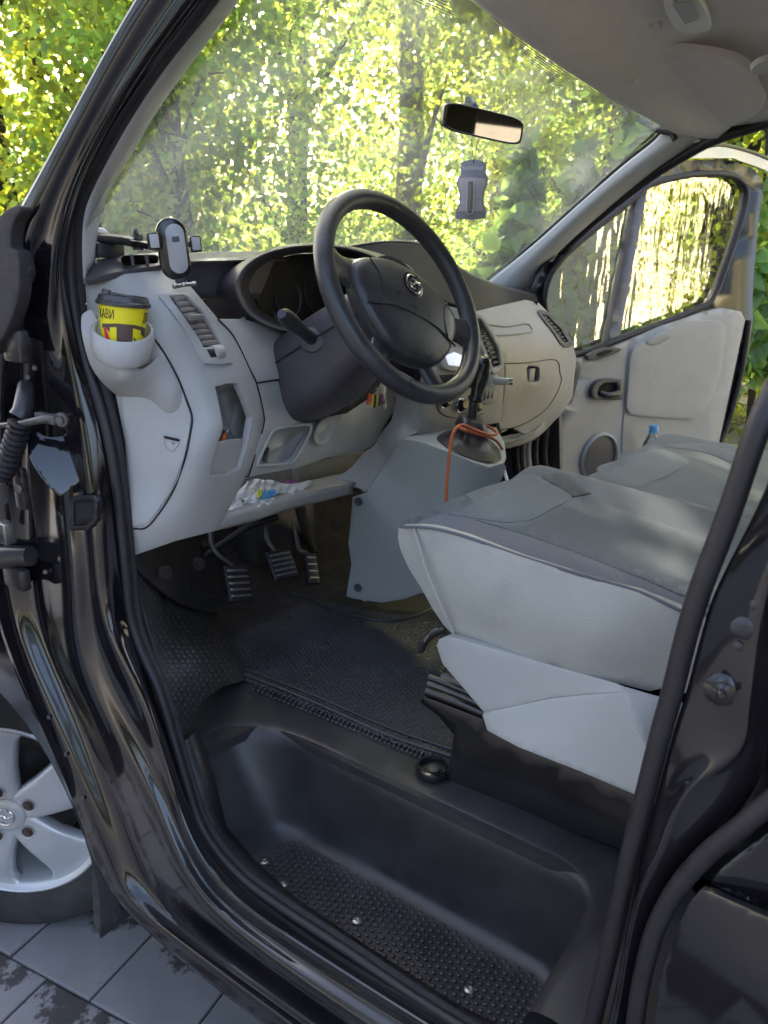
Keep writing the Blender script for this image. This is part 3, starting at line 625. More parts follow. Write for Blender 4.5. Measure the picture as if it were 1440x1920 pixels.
for i in range(46):
    for j in range(3):
        a, b = 476+i*8.2+(4 if j % 2 else 0), 1279+i*3.35+j*6-i*.02; p = V(a, b, z=ZF+.0075); PB.append((p, Vector((0,0,1))))
pebble_mesh('strip_pebbles', PB, floor_, r=.0042, h=.0014)
# footwell: toe board, wheel-house bulge and dark insulation
loft('toe_board', [[Vector((x, 1.20, ZF+.006)), Vector((x, 1.36, ZF+.03)), Vector((x, 1.48, ZF+.14)), Vector((x, 1.56, ZF+.34)), Vector((x,1.60,1.3))] for x in (.12,.4,.7,.95,1.4,1.84)], 'carpet', van, nu=4, nv=3, solid=.01)
loft('wheel_house_bulge', [[V(a, b, x=c) for a, b, c in r] for r in (
   ((250,1030,.12),(290,1015,.22),(335,1010,.34),(375,1005,.50)), ((258,1062,.12),(300,1060,.24),(345,1060,.38),(385,1060,.54)), ((280,1085,.16),(322,1098,.29),(365,1108,.44),(402,1112,.60)), ((320,1120,.26),(360,1138,.38),(400,1148,.52),(445,1150,.66)))], 'carpet', van, nu=4, nv=4, solid=.006)
lathe('floor_bulge_ring', [(.07,.0),(.074,.012),(.062,.018),(.05,.008),(.045,-.02)], V(385,1080,x=.52), (-.5,-.8,.35), 'carpet', van, seg=24, sy=1.15)
for px, py, x_ in ((372,1058,.36),(310,1075,.2),(630,985,.8)): lathe('floor_grommet', [(.014,0),(.012,.005),(.004,.006)], V(px, py, x=x_), (-.4,-.8,.4), 'carpet', van, seg=12)
# pedals
def pedal(px, py, w, h, rot, y, arm, slots=5, label=None):
    c = V(px, py, y=y); n = Vector((-.12,-.80,.58)).normalized(); up = Vector((0,.58,.80)); u = (up-n*up.dot(n)).normalized(); s = u.cross(n)
    u, s = (u*math.cos(rot)+s*math.sin(rot)), (s*math.cos(rot)-u*math.sin(rot))
    p = rbox('pedal', c, (w, h, .014), 'seal', van, axes=(s, u, n), bev=.005, seg=3)
    if label: p['label'] = label
    for i in range(slots):
        f = (i+.5)/slots-.5
        rbox('tread_bar', c+u*h*.86*f+n*.0075, (w*.82, h*.055, .005), 'metal', p, axes=(s, u, n), bev=.001, seg=1)
    tube('pedal_arm', [c+u*h*.3-n*.01, c+u*(h*.55)-n*.012]+[V(*a) if False else V(a[0], a[1], y=a[2]) for a in arm], .0065, 'metal_dark', p, seg=8, n=4)
    return p
pedal(446,1095,.062,.085,.32,1.18,[(400,1030,1.24),(394,985,1.27)], label='clutch pedal with ridged rubber pad')
pedal(528,1059,.072,.074,.18,1.20,[(500,1010,1.25),(496,960,1.29)], label='brake pedal with ridged rubber pad')
pa = pedal(584,1066,.034,.085,.38,1.22,[(560,1030,1.28),(552,980,1.32)], slots=4, label='slim accelerator pedal')
for a in (-.008,.008): pass
tube('wiring_loom', [V(380,1045,y=1.32), V(430,1010,y=1.30), V(470,985,y=1.28), V(520,970,y=1.26)], .008, 'seal', van, seg=8)
tube('steering_shaft', [V(560,940,y=1.15), V(575,1000,y=1.3), V(590,1040,y=1.42)], .014, 'metal_dark', van, seg=10)
rbox('pedal_box', V(520,985,y=1.38), (.24,.08,.16), 'plastic_black', van, bev=.02)
# ---------------------------------------------------------------- dashboard
def cyx(px, py, x): return (px, py, V(px, py, x=x).y)
DFc = [cyx(160,530,.116), cyx(165,600,.116), cyx(216,735,.114), cyx(240,920,.114), cyx(250,1040,.114),
 (283,627,1.0),(333,707,.975),(360,790,.958),(325,920,.978),(280,985,1.005), (335,560,.99),(390,700,.955),(418,800,.93),(372,900,.948),(325,1005,.99),
 (455,700,.97),(490,800,.97),(470,890,.975),(420,985,.985),(410,600,1.0),(300,512,1.04),(230,518,1.06),(500,640,1.02),(560,800,1.0),(640,800,1.02),(735,720,1.05),(680,845,1.05),(560,875,1.0),(655,915,1.09),(540,940,1.03)]
DF = TPS(DFc)
def DFo(o): return lambda a, b: DF(a, b)+o
def dish(name, outline, f, depth, scale, m, parent, sm=True, lip=0.0, push=(0, 0)):
    """a recess: rim on the surface, walls going in, a floor"""
    O = smo(outline, 4) if sm else dens(outline, 10); cx = sum(p[0] for p in O)/len(O); cy = sum(p[1] for p in O)/len(O)
    rings = []
    for k, dd in ((1.0, lip), ((1+scale)/2+.02, depth*.55), (scale+.02, depth*.93), (scale-.05, depth), (.02, depth)):
        rings.append([V(cx+(p[0]-cx)*k+push[0]*min(1, dd/depth), cy+(p[1]-cy)*k+push[1]*min(1, dd/depth), y=f(p[0], p[1])+dd) for p in O])
    return loft(name, rings, m, parent, nu=1, nv=1, cu=True, flip=None) if False else _ring(name, rings, m, parent)
def _ring(name, rings, m, parent):
    n = len(rings[0]); vs_ = [p for r in rings for p in r]; fs = []
    for j in range(len(rings)-1):
        for i in range(n): fs.append((j*n+i, j*n+(i+1) % n, (j+1)*n+(i+1) % n, (j+1)*n+i))
    s = 0
    for f in fs[-n*2:]:
        nn = (vs_[f[1]]-vs_[f[0]]).cross(vs_[f[3]]-vs_[f[0]]); s += nn.dot(CAM-vs_[f[0]])
    if s < 0: fs = [tuple(reversed(f)) for f in fs]
    return mk(name, vs_, fs, m, parent, ang=60)
vent_in = [(316,554),(344,552),(353,557),(381,586),(418,649),(382,651),(367,625),(338,584)]
pocket = [(403,725),(425,719),(447,718),(460,745),(473,782),(465,830),(450,878),(430,890),(393,892),(400,860),(408,832),(418,802),(412,765)]
dash = panel('dashboard', [(160,530),(200,517),(250,512),(300,507),(345,522),(375,558),(408,597),(439,632),(470,695),(480,718),(493,772),(493,800),(474,866),(455,905),(425,962),(409,994),(330,1014),(250,1042),(246,990),(242,930),(235,830),(216,735),(190,680),(165,605)],
    DF, 'dash_light', van, holes=[vent_in, pocket], hsm=False, sm=False, thick=.012, bev=.004, step=12)
dash['label'] = 'light grey dashboard with dark instrument hood'
def seam(pts, name='panel_gap', r=.0014, par=None, o=-.0008, m='hole', f=DF):
    return tube(name, [V(a, b, y=f(a, b)+o) for a, b in pts], r, m, par or dash, seg=6, n=5)
# side cover, cup holder
cover = panel('side_cover', [(228,745),(255,700),(283,632),(307,664),(331,710),(348,752),(357,781),(355,807),(344,860),(322,918),(278,981),(249,988),(244,930),(238,830),(230,780)], DFo(-.0035), 'dash_light', dash, sm=False, thick=.005, bev=.002, step=14)
seam([(283,627),(307,660),(333,707),(350,750),(360,780),(358,807),(347,860),(325,920),(280,985),(249,992)])
dish('cover_finger_slot', [(306,818),(336,824),(337,832),(322,848),(310,838)], DFo(-.004), .006, .8, 'dash_light', cover, sm=False, lip=-.0005)
panel('cover_slot_shadow_gap', [(307,817),(336,823),(336,828),(309,822)], DFo(-.006), 'hole', cover, sm=False, thick=.001, bev=0)
arm = panel('cup_holder_arm', [(152,598),(158,586),(172,582),(185,605),(215,645),(258,690),(282,683),(300,668),(322,698),(346,742),(356,772),(335,778),(310,776),(260,757),(213,737),(173,692),(155,635)],
   [(152,598,1.06),(173,692,1.05),(213,737,1.05),(260,757,1.03),(310,776,.985),(346,742,.966),(300,668,.985),(258,690,.978),(200,655,1.015),(230,710,.985),(185,605,1.035),(330,740,.966),(165,630,1.04)], 'dash_light', dash, thick=.012, bev=.006, step=10, seg=3)
cupc = V(231,600,y=1.0); cupn = (Vector((0,0,1))+cR*.09+cF*.02).normalized()
# ring around the cup, lower at the front
def hring(r, h, tilt, k=1.0, n=28):
    x, y, _ = frame(cupn, cF); out = []
    for i in range(n):
        a = 2*math.pi*i/n; e = (x*math.cos(a)*k+y*math.sin(a)).normalized()
        out.append(cupc+e*r*(1 if k == 1 else 1)+cupn*(h-tilt*(e.dot(-cF))-.10*r*e.dot(cR)))
    return out
_ring('cup_holder', [hring(.030,-.055,.0), hring(.034,-.05,.004), hring(.0385,-.016,.016), hring(.040,-.012,.016), hring(.0435,-.0115,.016), hring(.0455,-.015,.016), hring(.0455,-.03,.018), hring(.0445,-.042,.018), hring(.040,-.052,.014), hring(.02,-.06,0)], 'dash_light', dash)
# left air vent
def vent(frame_o, hole, L0, L1, R0, R1, n, f, par, m='dash_light', sm='slat', curve=.006, liner=True):
    fr = panel('air_vent', frame_o, lambda a, b: f(a, b)-.005, m, par, holes=[hole], hsm=False, sm=True, thick=.008, bev=.0025, step=8)
    for i in range(n):
        t = (i+.55)/n; a = (L0[0]+(L1[0]-L0[0])*t, L0[1]+(L1[1]-L0[1])*t); b = (R0[0]+(R1[0]-R0[0])*t, R0[1]+(R1[1]-R0[1])*t)
        rws = []
        for k in range(6):
            s = k/5; qx, qy = a[0]+(b[0]-a[0])*s, a[1]+(b[1]-a[1])*s; p = V(qx, qy, y=f(qx, qy)+.004-curve*math.sin(math.pi*s))
            h = .0052
            rws.append([p+Vector((0,.016,h*1.3)), p+Vector((0,.002,h)), p+Vector((0,-.0015,h*.2)), p+Vector((0,.001,-h*.75)), p+Vector((0,.016,-h*.4))])
        loft('vent_slat', rws, sm, fr, nu=2, nv=2, flip=None, solid=.0008)
    if liner:
        dish('vent_duct', hole, f, .05, .9, 'hole', fr, sm=False, lip=.002)
    return fr
v1 = vent([(297,552),(308,549),(350,549),(361,557),(391,588),(416,630),(436,673),(431,681),(392,682),(381,676),(362,644),(338,605),(308,567)], vent_in, (318,556),(380,649),(349,554),(416,648), 9, DF, dash)
rbox('vent_tab', V(364,595,y=DF(364,595)-.006), (.030,.014,.009), 'slat', v1, bev=.002)
lathe('vent_thumbwheel', [(.012,-.012),(.0135,-.01),(.0135,.01),(.012,.012)], V(405,662,y=DF(405,662)+.004), (1,.2,0), 'dash_light', v1, seg=24)
panel('vent_wheel_slot', [(388,655),(416,653),(422,668),(396,670)], DFo(-.0055), 'hole', v1, sm=False, thick=.001, bev=0)
# tall pocket
pk = dish('door_side_pocket', pocket, DF, .055, .80, 'dash_warm', dash, sm=False, lip=.001)
panel('pocket_bin_front', [(409,832),(430,826),(454,823),(449,866),(440,882),(428,887),(395,889),(400,862)], DFo(.012), 'dash_light', pk, sm=False, thick=.006, bev=.003, step=10)
# upper instrument surround and knee panel
panel('instrument_surround', [(410,598),(455,598),(500,610),(545,622),(560,650),(560,712),(528,710),(481,717),(471,695),(440,632)], DFo(-.001), 'dash_light', dash, sm=False, thick=.01, bev=.003)
tray_o = [(509,812),(527,802),(577,796),(583,802),(579,816),(556,858),(541,869),(488,873),(483,870),(487,858)]
knee = panel('knee_panel', [(482,720),(528,713),(552,745),(587,766),(602,785),(640,772),(682,746),(724,708),(738,728),(741,765),(703,830),(680,846),(611,858),(562,876),(467,894),(476,866),(495,800),(495,772)],
   DFc+[(615,790,1.035),(600,810,1.03)], 'dash_light', dash, sm=False, thick=.012, bev=.004, holes=[tray_o], hsm=False, step=12)
seam([(408,597),(439,632),(470,695),(481,718),(494,772),(494,800),(475,866),(466,894)]); seam([(481,718),(505,714),(528,711)])
seam([(741,765),(703,830),(681,846)], par=knee)
tr = dish('coin_tray', tray_o, DF, .03, .78, 'dash_light', knee, sm=False, lip=.001)
tube('tray_rim', [V(a, b, y=DF(a, b)-.002) for a, b in tray_o], .003, 'dash_light', knee, seg=8, closed=True, n=3)
tube('tray_latch', [V(503,840,y=DF(503,840)+.010), V(499,852,y=DF(499,852)+.008), V(496,866,y=DF(496,866)+.004)], [.003,.0045,.0045], 'plastic_black', tr, seg=8)
dish('knee_scoop', [(594,800),(612,782),(640,772),(632,800),(614,828),(596,832),(588,820)], lambda a, b: DF(a, b)-.0025, .004, .75, 'dash_light', knee, lip=-.0002)
# shelf with its lip
lip = loft('parcel_shelf', [[V(a, b, y=f) for a, b, f in r] for r in (
   ((409,994,.99),(470,979,1.0),(542,956,1.04),(610,939,1.075),(662,926,1.10)), ((411,975,.98),(470,960,.99),(542,940,1.03),(610,924,1.065),(662,914,1.092)),
   ((415,962,.985),(470,948,.997),(542,932,1.035),(610,917,1.07),(664,906,1.095)), ((425,957,1.0),(475,944,1.01),(545,928,1.05),(612,913,1.085),(668,901,1.11)),
   ((470,935,1.13),(510,925,1.14),(560,910,1.16),(620,897,1.18),(680,886,1.2)), ((505,920,1.30),(540,910,1.3),(590,898,1.3),(640,886,1.3),(700,874,1.3)))], 'dash_light', dash, nu=4, nv=3, solid=.004)
panel('shelf_back', [(440,905),(520,880),(620,850),(700,830),(740,860),(700,905),(620,925),(500,950),(445,950)], 1.28, 'dash_warm', dash, sm=False, thick=.01, bev=0)
tube('shelf_strut', [V(545,870,y=1.12), V(553,892,y=1.14), V(556,915,y=1.16)], .006, 'dash_light', dash, seg=8)
# centre column left cheek
panel('centre_cheek', [(726,702),(742,750),(734,788),(702,828),(660,876),(622,902),(662,913),(690,919),(722,870),(755,821),(783,811),(794,778),(793,742),(775,715),(750,700)],
   [(726,702,1.04),(742,750,1.04),(702,828,1.06),(660,876,1.12),(662,913,1.10),(690,919,1.06),(755,821,.975),(783,811,.97),(793,742,.975),(750,720,1.02),(622,902,1.16)], 'dash_warm', dash, sm=False, thick=.01, bev=.004)
lathe('round_blank_cap', [(.0145,0),(.0145,.002),(.012,.005),(.004,.0055)], V(765,742,y=.995), (-.2,-1,.1), 'dash_warm', dash, seg=24)
# instrument hood
hc = (597,543); rim = [(449,545),(453,520),(470,496),(502,477),(545,466),(594,463),(650,468),(700,485),(735,515),(742,560),(705,600),(640,620),(580,624),(535,617),(498,604),(467,582)]
def sc(k, kx, ky, dy=0): return [(hc[0]+(a-hc[0])*kx, hc[1]+(b-hc[1])*ky+dy) for a, b in rim]
R0 = [V(a, b, y=1.13) for a, b in sc(0,.86,.86)]; R1 = [V(a, b, y=1.025) for a, b in sc(0,.97,.97)]; R2 = [V(a, b, y=1.01) for a, b in rim]; R3 = [V(a, b, y=1.008) for a, b in sc(0,1.05,1.05)]; R4 = [V(a, b, y=1.03) for a, b in sc(0,1.09,1.09)]
R5 = [V(a, b, y=1.13) for a, b in [(hc[0]+(p[0]-hc[0])*1.36, (hc[1]+(p[1]-hc[1])*(1.02 if p[1] < hc[1] else 1.18)) + (10 if p[0] < 520 else 0)) for p in rim]]
R6 = [V(a, b, y=1.22) for a, b in [(hc[0]+(p[0]-hc[0])*1.5, (hc[1]+(p[1]-hc[1])*(.86 if p[1] < hc[1] else 1.18))) for p in rim]]
hood = loft('instrument_hood', [R0, R1, R2, R3, R4, R5, R6], 'dash_dark', dash, nu=4, nv=4, cu=True, flip=True)
mk('instrument_face', [hc_ for hc_ in R0], [tuple(range(len(R0)))], 'hole', hood, smooth=False, solid=.004)
for gx, gy, gr in ((540,560,.035),(600,545,.05),(505,595,.014)):
    lathe('gauge_ring', [(gr,0),(gr+.003,.004),(gr+.004,0)], V(gx, gy, y=1.125), (0,-1,.15), 'dash_dark2', hood, seg=32, capend=False)
# dash top pad (grazing view) and its front faces
padL = loft('dash_top_pad', [[V(a, b, y=f) for a, b, f in r] for r in (
   ((180,560,1.16),(305,545,1.10),(400,560,1.10),(520,560,1.14),(560,560,1.16)), ((200,520,1.17),(305,507,1.09),(380,508,1.09),(520,500,1.13),(560,500,1.16)), ((215,508,1.18),(305,495,1.09),(380,491,1.09),(520,487,1.13),(560,486,1.16)), ((215,500,1.2),(305,491,1.11),(380,487,1.11),(520,484,1.15),(560,483,1.18)), ((212,482,1.5),(300,477,1.6),(380,473,1.6),(520,470,1.62),(640,468,1.65)))], 'dash_dark2', dash, nu=5, nv=4, solid=.004)
corner = panel('corner_demister_trim', [(160,524),(168,505),(181,488),(233,477),(296,474),(303,480),(302,497),(260,503),(213,511),(180,520)], [(160,524,1.09),(181,488,1.12),(296,474,1.08),(302,497,1.04),(213,511,1.065)], 'dash_dark', dash, sm=False, thick=.01, bev=.003, step=10,
   holes=[[(226,484),(232,479),(262,478),(292,478),(297,482),(296,493),(262,497),(236,499),(228,495)]], hsm=False)
dish('demister_slot', [(226,484),(232,479),(262,478),(292,478),(297,482),(296,493),(262,497),(236,499),(228,495)], lambda a, b: 1.06, .03, .85, 'hole', corner, sm=False, lip=.004)
for qx in (247,274): tube('demister_bar', [V(qx,478,y=1.055), V(qx+3,498,y=1.05)], .0028, 'dash_dark', corner, seg=6)
padC = panel('centre_top_pad', [(600,475),(635,465),(700,456),(770,455),(815,469),(850,496),(885,517),(935,537),(1005,556),(1009,566),(980,562),(930,573),(885,584),(840,566),(800,545),(760,545),(700,560),(620,580)],
   [(600,475,1.16),(700,456,1.2),(770,455,1.2),(850,496,1.16),(935,537,1.14),(1005,556,1.06),(1009,566,1.02),(930,573,1.01),(885,584,.99),(800,545,1.06),(700,560,1.1),(620,580,1.12)], 'pad_dark', dash, sm=False, thick=.02, bev=.006, seg=3)
loft('pad_top_roll', [[V(a, b, y=f) for a, b, f in r] for r in (
   ((600,477,1.16),(700,459,1.2),(770,458,1.2),(815,472,1.18),(850,499,1.16),(885,520,1.15),(935,540,1.14),(1003,558,1.06)), ((600,470,1.19),(700,452,1.23),(770,451,1.23),(815,465,1.21),(850,492,1.19),(885,513,1.18),(935,533,1.17),(1005,551,1.09)), ((600,472,1.5),(700,458,1.55),(770,458,1.5),(815,470,1.4),(850,497,1.35),(885,516,1.30),(925,529,1.25),(1000,550,1.15)))], 'dash_dark', dash, nu=4, nv=4, solid=.003)
# steering column shroud
WCt = V(746,562,d=1.28); WA = math.radians(29); WB = math.radians(-3)
WCt = Vector((.525,.785,1.42)); wn_ = Vector((math.sin(WB)*math.cos(WA),-math.cos(WB)*math.cos(WA),math.sin(WA))); wu = Vector((math.cos(WB),math.sin(WB),0)); wv = wn_.cross(wu)
def colring(t, hw, hu, hd, n=20, e=3.2, dx=0, dv=0):
    out = []
    for i in range(n):
        a = 2*math.pi*i/n; c, s = math.cos(a), math.sin(a)
        out.append(WCt-wn_*t+wu*(dx+hw*math.copysign(abs(c)**(2/e), c))+wv*(dv+(hu if s > 0 else hd)*math.copysign(abs(s)**(2/e), s)))
    return out
col = loft('steering_column', [colring(.035,.04,.04,.04), colring(.05,.052,.05,.055), colring(.09,.064,.052,.075), colring(.16,.082,.058,.092,dv=-.005), colring(.22,.098,.06,.102,dv=-.010), colring(.28,.104,.06,.10,dv=-.013), colring(.36,.106,.06,.098,dv=-.015)], 'dash_dark', van, nu=2, nv=4, cu=True, flip=True, cap=True)
col['label'] = 'dark grey steering column shroud with stalk'
cs_ = [V(a, b, d=1) for a, b in ()]
def colpt(t, u, v): return WCt-wn_*t+wu*u+wv*v
tube('shroud_joint', [colpt(.07,-.0615,.0), colpt(.12,-.0755,.0), colpt(.18,-.0905,-.003), colpt(.24,-.1020,-.006), colpt(.30,-.1070,-.008)], .0016, 'hole', col, seg=6)
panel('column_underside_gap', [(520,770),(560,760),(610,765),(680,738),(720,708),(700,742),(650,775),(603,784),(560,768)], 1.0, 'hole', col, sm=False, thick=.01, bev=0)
st0 = V(585,636,y=.93); st1 = V(528,588,y=.88)
stk = tube('indicator_stalk', [st0, st0.lerp(st1,.3), st0.lerp(st1,.55), st0.lerp(st1,.72), st0.lerp(st1,.9), st1], [.0115,.0105,.0125,.0145,.0135,.0075], 'plastic_black', col, seg=16, n=5)
lathe('stalk_gaiter', [(.024,0),(.023,.004),(.018,.007),(.012,.008)], st0-(st1-st0).normalized()*.004, (st1-st0), 'dash_dark2', col, seg=20)
n_ = (CAM-st1).normalized(); sx_ = (st0-st1).normalized(); sy_ = n_.cross(sx_).normalized()
for k in (-.006,.003): tube('stalk_symbol', [st0.lerp(st1,.80)+n_*.0138+sx_*(k+.003*math.cos(a))+sy_*.0025*math.sin(a) for a in [i*math.pi/4 for i in range(8)]], .0005, 'white', stk, seg=4, closed=True)
# steering wheel
sw = tube('steering_wheel', [WCt+wu*math.cos(a)*.183+wv*math.sin(a)*.183 for a in [i*math.pi/18 for i in range(36)]], .0170, 'leather', van, seg=18, n=2, closed=True)
sw['label'] = 'worn black leather steering wheel'
_t = math.radians(25); wu2 = wu*math.cos(_t)-wv*math.sin(_t); wv2 = wv*math.cos(_t)+wu*math.sin(_t)   # the wheel is turned a little
def SW(u, v, h=0): return WCt+wu2*u+wv2*v+wn_*h
half = [(0,.057),(.05,.051),(.095,.033),(.124,.010),(.126,-.028),(.100,-.080),(.064,-.116),(.032,-.128)]
cov = half+[(0,-.130)]+[(-a, b) for a, b in reversed(half[1:])]
def covring(k, h): return [SW(a*k, -.035+(b+.035)*k, h) for a, b in cov]
hub = loft('airbag_cover', [covring(.86,-.03), covring(.97,-.016), covring(1.0,-.002), covring(.975,.008), covring(.90,.016), covring(.7,.021), covring(.4,.0235), covring(.04,.024)], 'leather', sw, nu=4, nv=3, cu=True, flip=False)
def hubh(u, v):
    k = max(abs(u)/.125, abs(v+.035)/.094); return .0240-.0078*max(0,(k-.35)/.55)**2 if k < .9 else .0162-.008*(k-.9)/.075
gv = [(-.108,-.066),(-.085,-.062),(-.06,-.054),(-.03,-.050),(0,-.049),(.03,-.050),(.06,-.054),(.085,-.062),(.108,-.066)]
tube('cover_groove', [SW(a, b, hubh(a, b)-.0003) for a, b in gv], .0016, 'hole', hub, seg=6)
for sg in (-1, 1): tube('cover_groove', [SW(a*sg, b, hubh(a*sg, b)-.0003) for a, b in ((.085,-.062),(.078,-.03),(.082,0),(.098,.022))], .0012, 'hole', hub, seg=6)
EV = .012
lathe('emblem_disc', [(.0245,0),(.0245,.002),(.022,.003),(.003,.0024)], SW(0,EV,.0215), wn_, 'gloss_black', hub, seg=32, up=wv2)
tube('emblem_ring', [SW(math.cos(a)*.0175,EV+math.sin(a)*.0175,.0248) for a in [i*math.pi/8 for i in range(16)]], .0017, 'chrome', hub, seg=6, closed=True)
tube('emblem_mark', [SW(-.015,EV-.005,.025), SW(-.003,EV-.002,.0254), SW(.002,EV+.003,.0254), SW(.015,EV+.006,.025)], .0026, 'chrome', hub, seg=6)
for a0 in (0.6, 3.7): tube('emblem_mark', [SW(math.cos(a)*.010,EV+math.sin(a)*.010,.025) for a in (a0,a0+.6,a0+1.2)], .0019, 'chrome', hub, seg=6)
text_mesh('AIRBAG', .010, 'dash_dark', 'airbag_lettering', hub, lambda a, b, c: SW(a, b-.036, hubh(0,-.036)-.0004+c), depth=.0006)
for sg in (-1, 1):
    rws = []
    for i, (a, b) in enumerate([(.105,-.004),(.128,-.006),(.150,-.008),(.176,-.010)]):
        hh = (.034,.028,.027,.040)[i]; dep = (-.006,-.008,-.005,.0)[i]
        rws.append([SW(a*sg, b+hh*math.cos(t), dep+.011*math.sin(t)) for t in [k*math.pi/5 for k in range(10)]])
    loft('wheel_spoke', rws, 'leather', sw, nu=2, nv=4, cu=True, flip=sg > 0)
    rws = []
    for i, (a, b) in enumerate([(.050,-.105),(.062,-.130),(.074,-.150),(.088,-.166)]):
        hh = (.026,.020,.020,.034)[i]; ex = wu2*.86+wv2*.5*sg
        rws.append([SW(a*sg, b, (-.010,-.010,-.006,0)[i])+ex*hh*math.cos(t)+wn_*.010*math.sin(t) for t in [k*math.pi/5 for k in range(10)]])
    loft('wheel_spoke', rws, 'leather', sw, nu=2, nv=4, cu=True, flip=sg > 0)
lathe('wheel_hub', [(.05,-.05),(.06,-.03),(.075,-.015),(.08,-.005)], WCt, wn_, 'plastic_black', sw, seg=32, up=wv)

# ---------------------------------------------------------------- centre stack and passenger side of the dashboard
CSc = [(790,560,1.02),(880,582,.985),(930,640,.955),(946,690,.945),(936,790,.95),(870,803,.955),(783,813,.97),(793,742,.972),(800,650,1.0),(870,700,.955)]
CS = TPS(CSc)
cst = panel('centre_stack', [(790,560),(880,584),(905,602),(930,640),(946,690),(944,740),(937,792),(870,804),(783,814),(794,778),(793,742),(798,700),(785,640)], CS, 'dash_warm', dash, sm=False, thick=.015, bev=.005)
panel('display_frame', [(828,662),(850,652),(880,660),(882,690),(862,697),(832,690)], lambda a, b: CS(a, b)-.006, 'dash_light', cst, thick=.008, bev=.002, step=10)
panel('display_screen', [(836,667),(852,660),(870,668),(870,688),(842,684)], lambda a, b: CS(a, b)-.0085, 'bulb_face', cst, sm=False, thick=.002, bev=.0005, step=10)
panel('radio_slot', [(806,704),(860,702),(900,708),(905,716),(900,728),(815,724)], lambda a, b: CS(a, b)-.003, 'hole', cst, sm=False, thick=.003, bev=0)
for dx, dy in ((833,752),(863,760),(892,762)):
    dl = lathe('climate_dial', [(.0165,0),(.0165,.004),(.0125,.006),(.012,.016),(.010,.0175),(.002,.0175)], V(dx, dy, y=CS(dx, dy)-.002), (-.15,-1,.25), 'gloss_black', cst, seg=24)
    tube('dial_ring', [V(dx, dy, y=CS(dx, dy)-.005)+Vector((math.cos(a)*.0165,0,math.sin(a)*.0165)) for a in [i*math.pi/8 for i in range(16)]], .0011, 'chrome', dl, seg=6, closed=True)
seam([(815,735),(822,768),(840,781),(880,784),(905,776)], par=cst, f=CS, r=.0016, m='dash_dark2')
bt = panel('button_block', [(907,728),(924,722),(932,735),(928,752),(912,760),(904,752)], lambda a, b: CS(a, b)-.004, 'dash_warm', cst, thick=.006, bev=.002, step=8)
for k in range(3): tube('button', [V(910+k*7,732-k*2,y=.945), V(908+k*7,750-k*2,y=.942)], .0024, 'dash_dark2', bt, seg=6)
vc_h = [(893,597),(902,598),(918,622),(936,655),(940,684),(926,690),(908,650),(893,612)]
CV = TPS([(888,590,.975),(943,690,.935),(905,640,.955),(940,640,.95)])
v2 = vent([(887,592),(894,588),(906,594),(924,620),(941,653),(946,688),(938,696),(922,698),(904,655),(888,615)], vc_h, (895,602),(924,686),(904,602),(938,682), 9, CV, dash, m='dash_warm', sm='dash_dark', curve=.002)
RF = TPS([(885,584,.99),(931,574,1.01),(985,562,1.03),(1008,568,1.03),(1040,600,.99),(1075,650,.965),(1080,672,.962),(1070,745,.965),(1050,775,.97),(1030,800,.98),(960,838,.965),(935,845,.96),(945,700,.945),(1000,620,.965),(1000,720,.935),(930,620,.97)])
rd_h = [(987,690),(992,686),(1009,687),(1012,692),(1012,712),(1008,716),(993,717),(989,712)]
vr_h = [(1016,589),(1026,590),(1050,614),(1066,640),(1058,643),(1040,620)]
rd = panel('passenger_dash', [(886,585),(931,574),(985,562),(1010,568),(1040,598),(1074,648),(1081,672),(1073,745),(1052,778),(1030,798),(990,818),(960,800),(940,812),(935,790),(946,740),(948,690),(932,640),(906,602)], RF, 'dash_light', dash, sm=False, thick=.012, bev=.004, holes=[rd_h, vr_h], hsm=False, step=12)
seam([(946,682),(990,680),(1042,675),(1050,700),(1052,715),(1040,745),(1015,775),(975,798),(940,806)], par=rd, f=RF)
seam([(905,607),(950,612),(985,607),(995,615),(993,623),(950,628),(925,628)], par=rd, f=RF, r=.004, m='dash_warm', o=.001)
gh = dish('glove_box_handle', rd_h, RF, .02, .85, 'dash_dark2', rd, sm=False, lip=.001)
rbox('handle_flap', V(996,703,y=RF(996,703)+.001), (.035,.008,.035), 'dash_light', gh, bev=.003)
v3 = vent([(1008,584),(1028,585),(1055,611),(1074,640),(1070,650),(1055,648),(1037,622)], vr_h, (1017,592),(1058,642),(1028,592),(1066,640), 8, RF, rd, m='dash_dark2', sm='dash_dark', curve=.001)
panel('dash_end_cap', [(1075,672),(1085,680),(1093,697),(1088,725),(1078,752),(1058,764),(1053,760),(1072,742),(1080,700)], [(1075,672,.965),(1093,697,.985),(1058,764,.985)], 'dash_dark2', rd, sm=False, thick=.012, bev=.003, step=10)
shelfR = loft('passenger_shelf', [[V(a, b, y=f) for a, b, f in r] for r in (
   ((932,846,.96),(965,838,.965),(1000,826,.97),(1030,800,.985),(1056,768,1.0)), ((933,836,.95),(965,829,.955),(996,818,.962),(1024,793,.978),(1050,764,.995)), ((934,830,.955),(965,823,.96),(994,811,.967),(1020,788,.985),(1046,760,1.0)),
   ((936,820,1.12),(965,812,1.12),(990,802,1.12),(1012,780,1.12),(1040,755,1.12)))], 'dash_light', dash, nu=4, nv=3, solid=.004)
panel('passenger_shelf_back', [(930,780),(1000,778),(1040,745),(1060,780),(1000,835),(930,850)], 1.14, 'hole', dash, sm=False, thick=.01, bev=0)
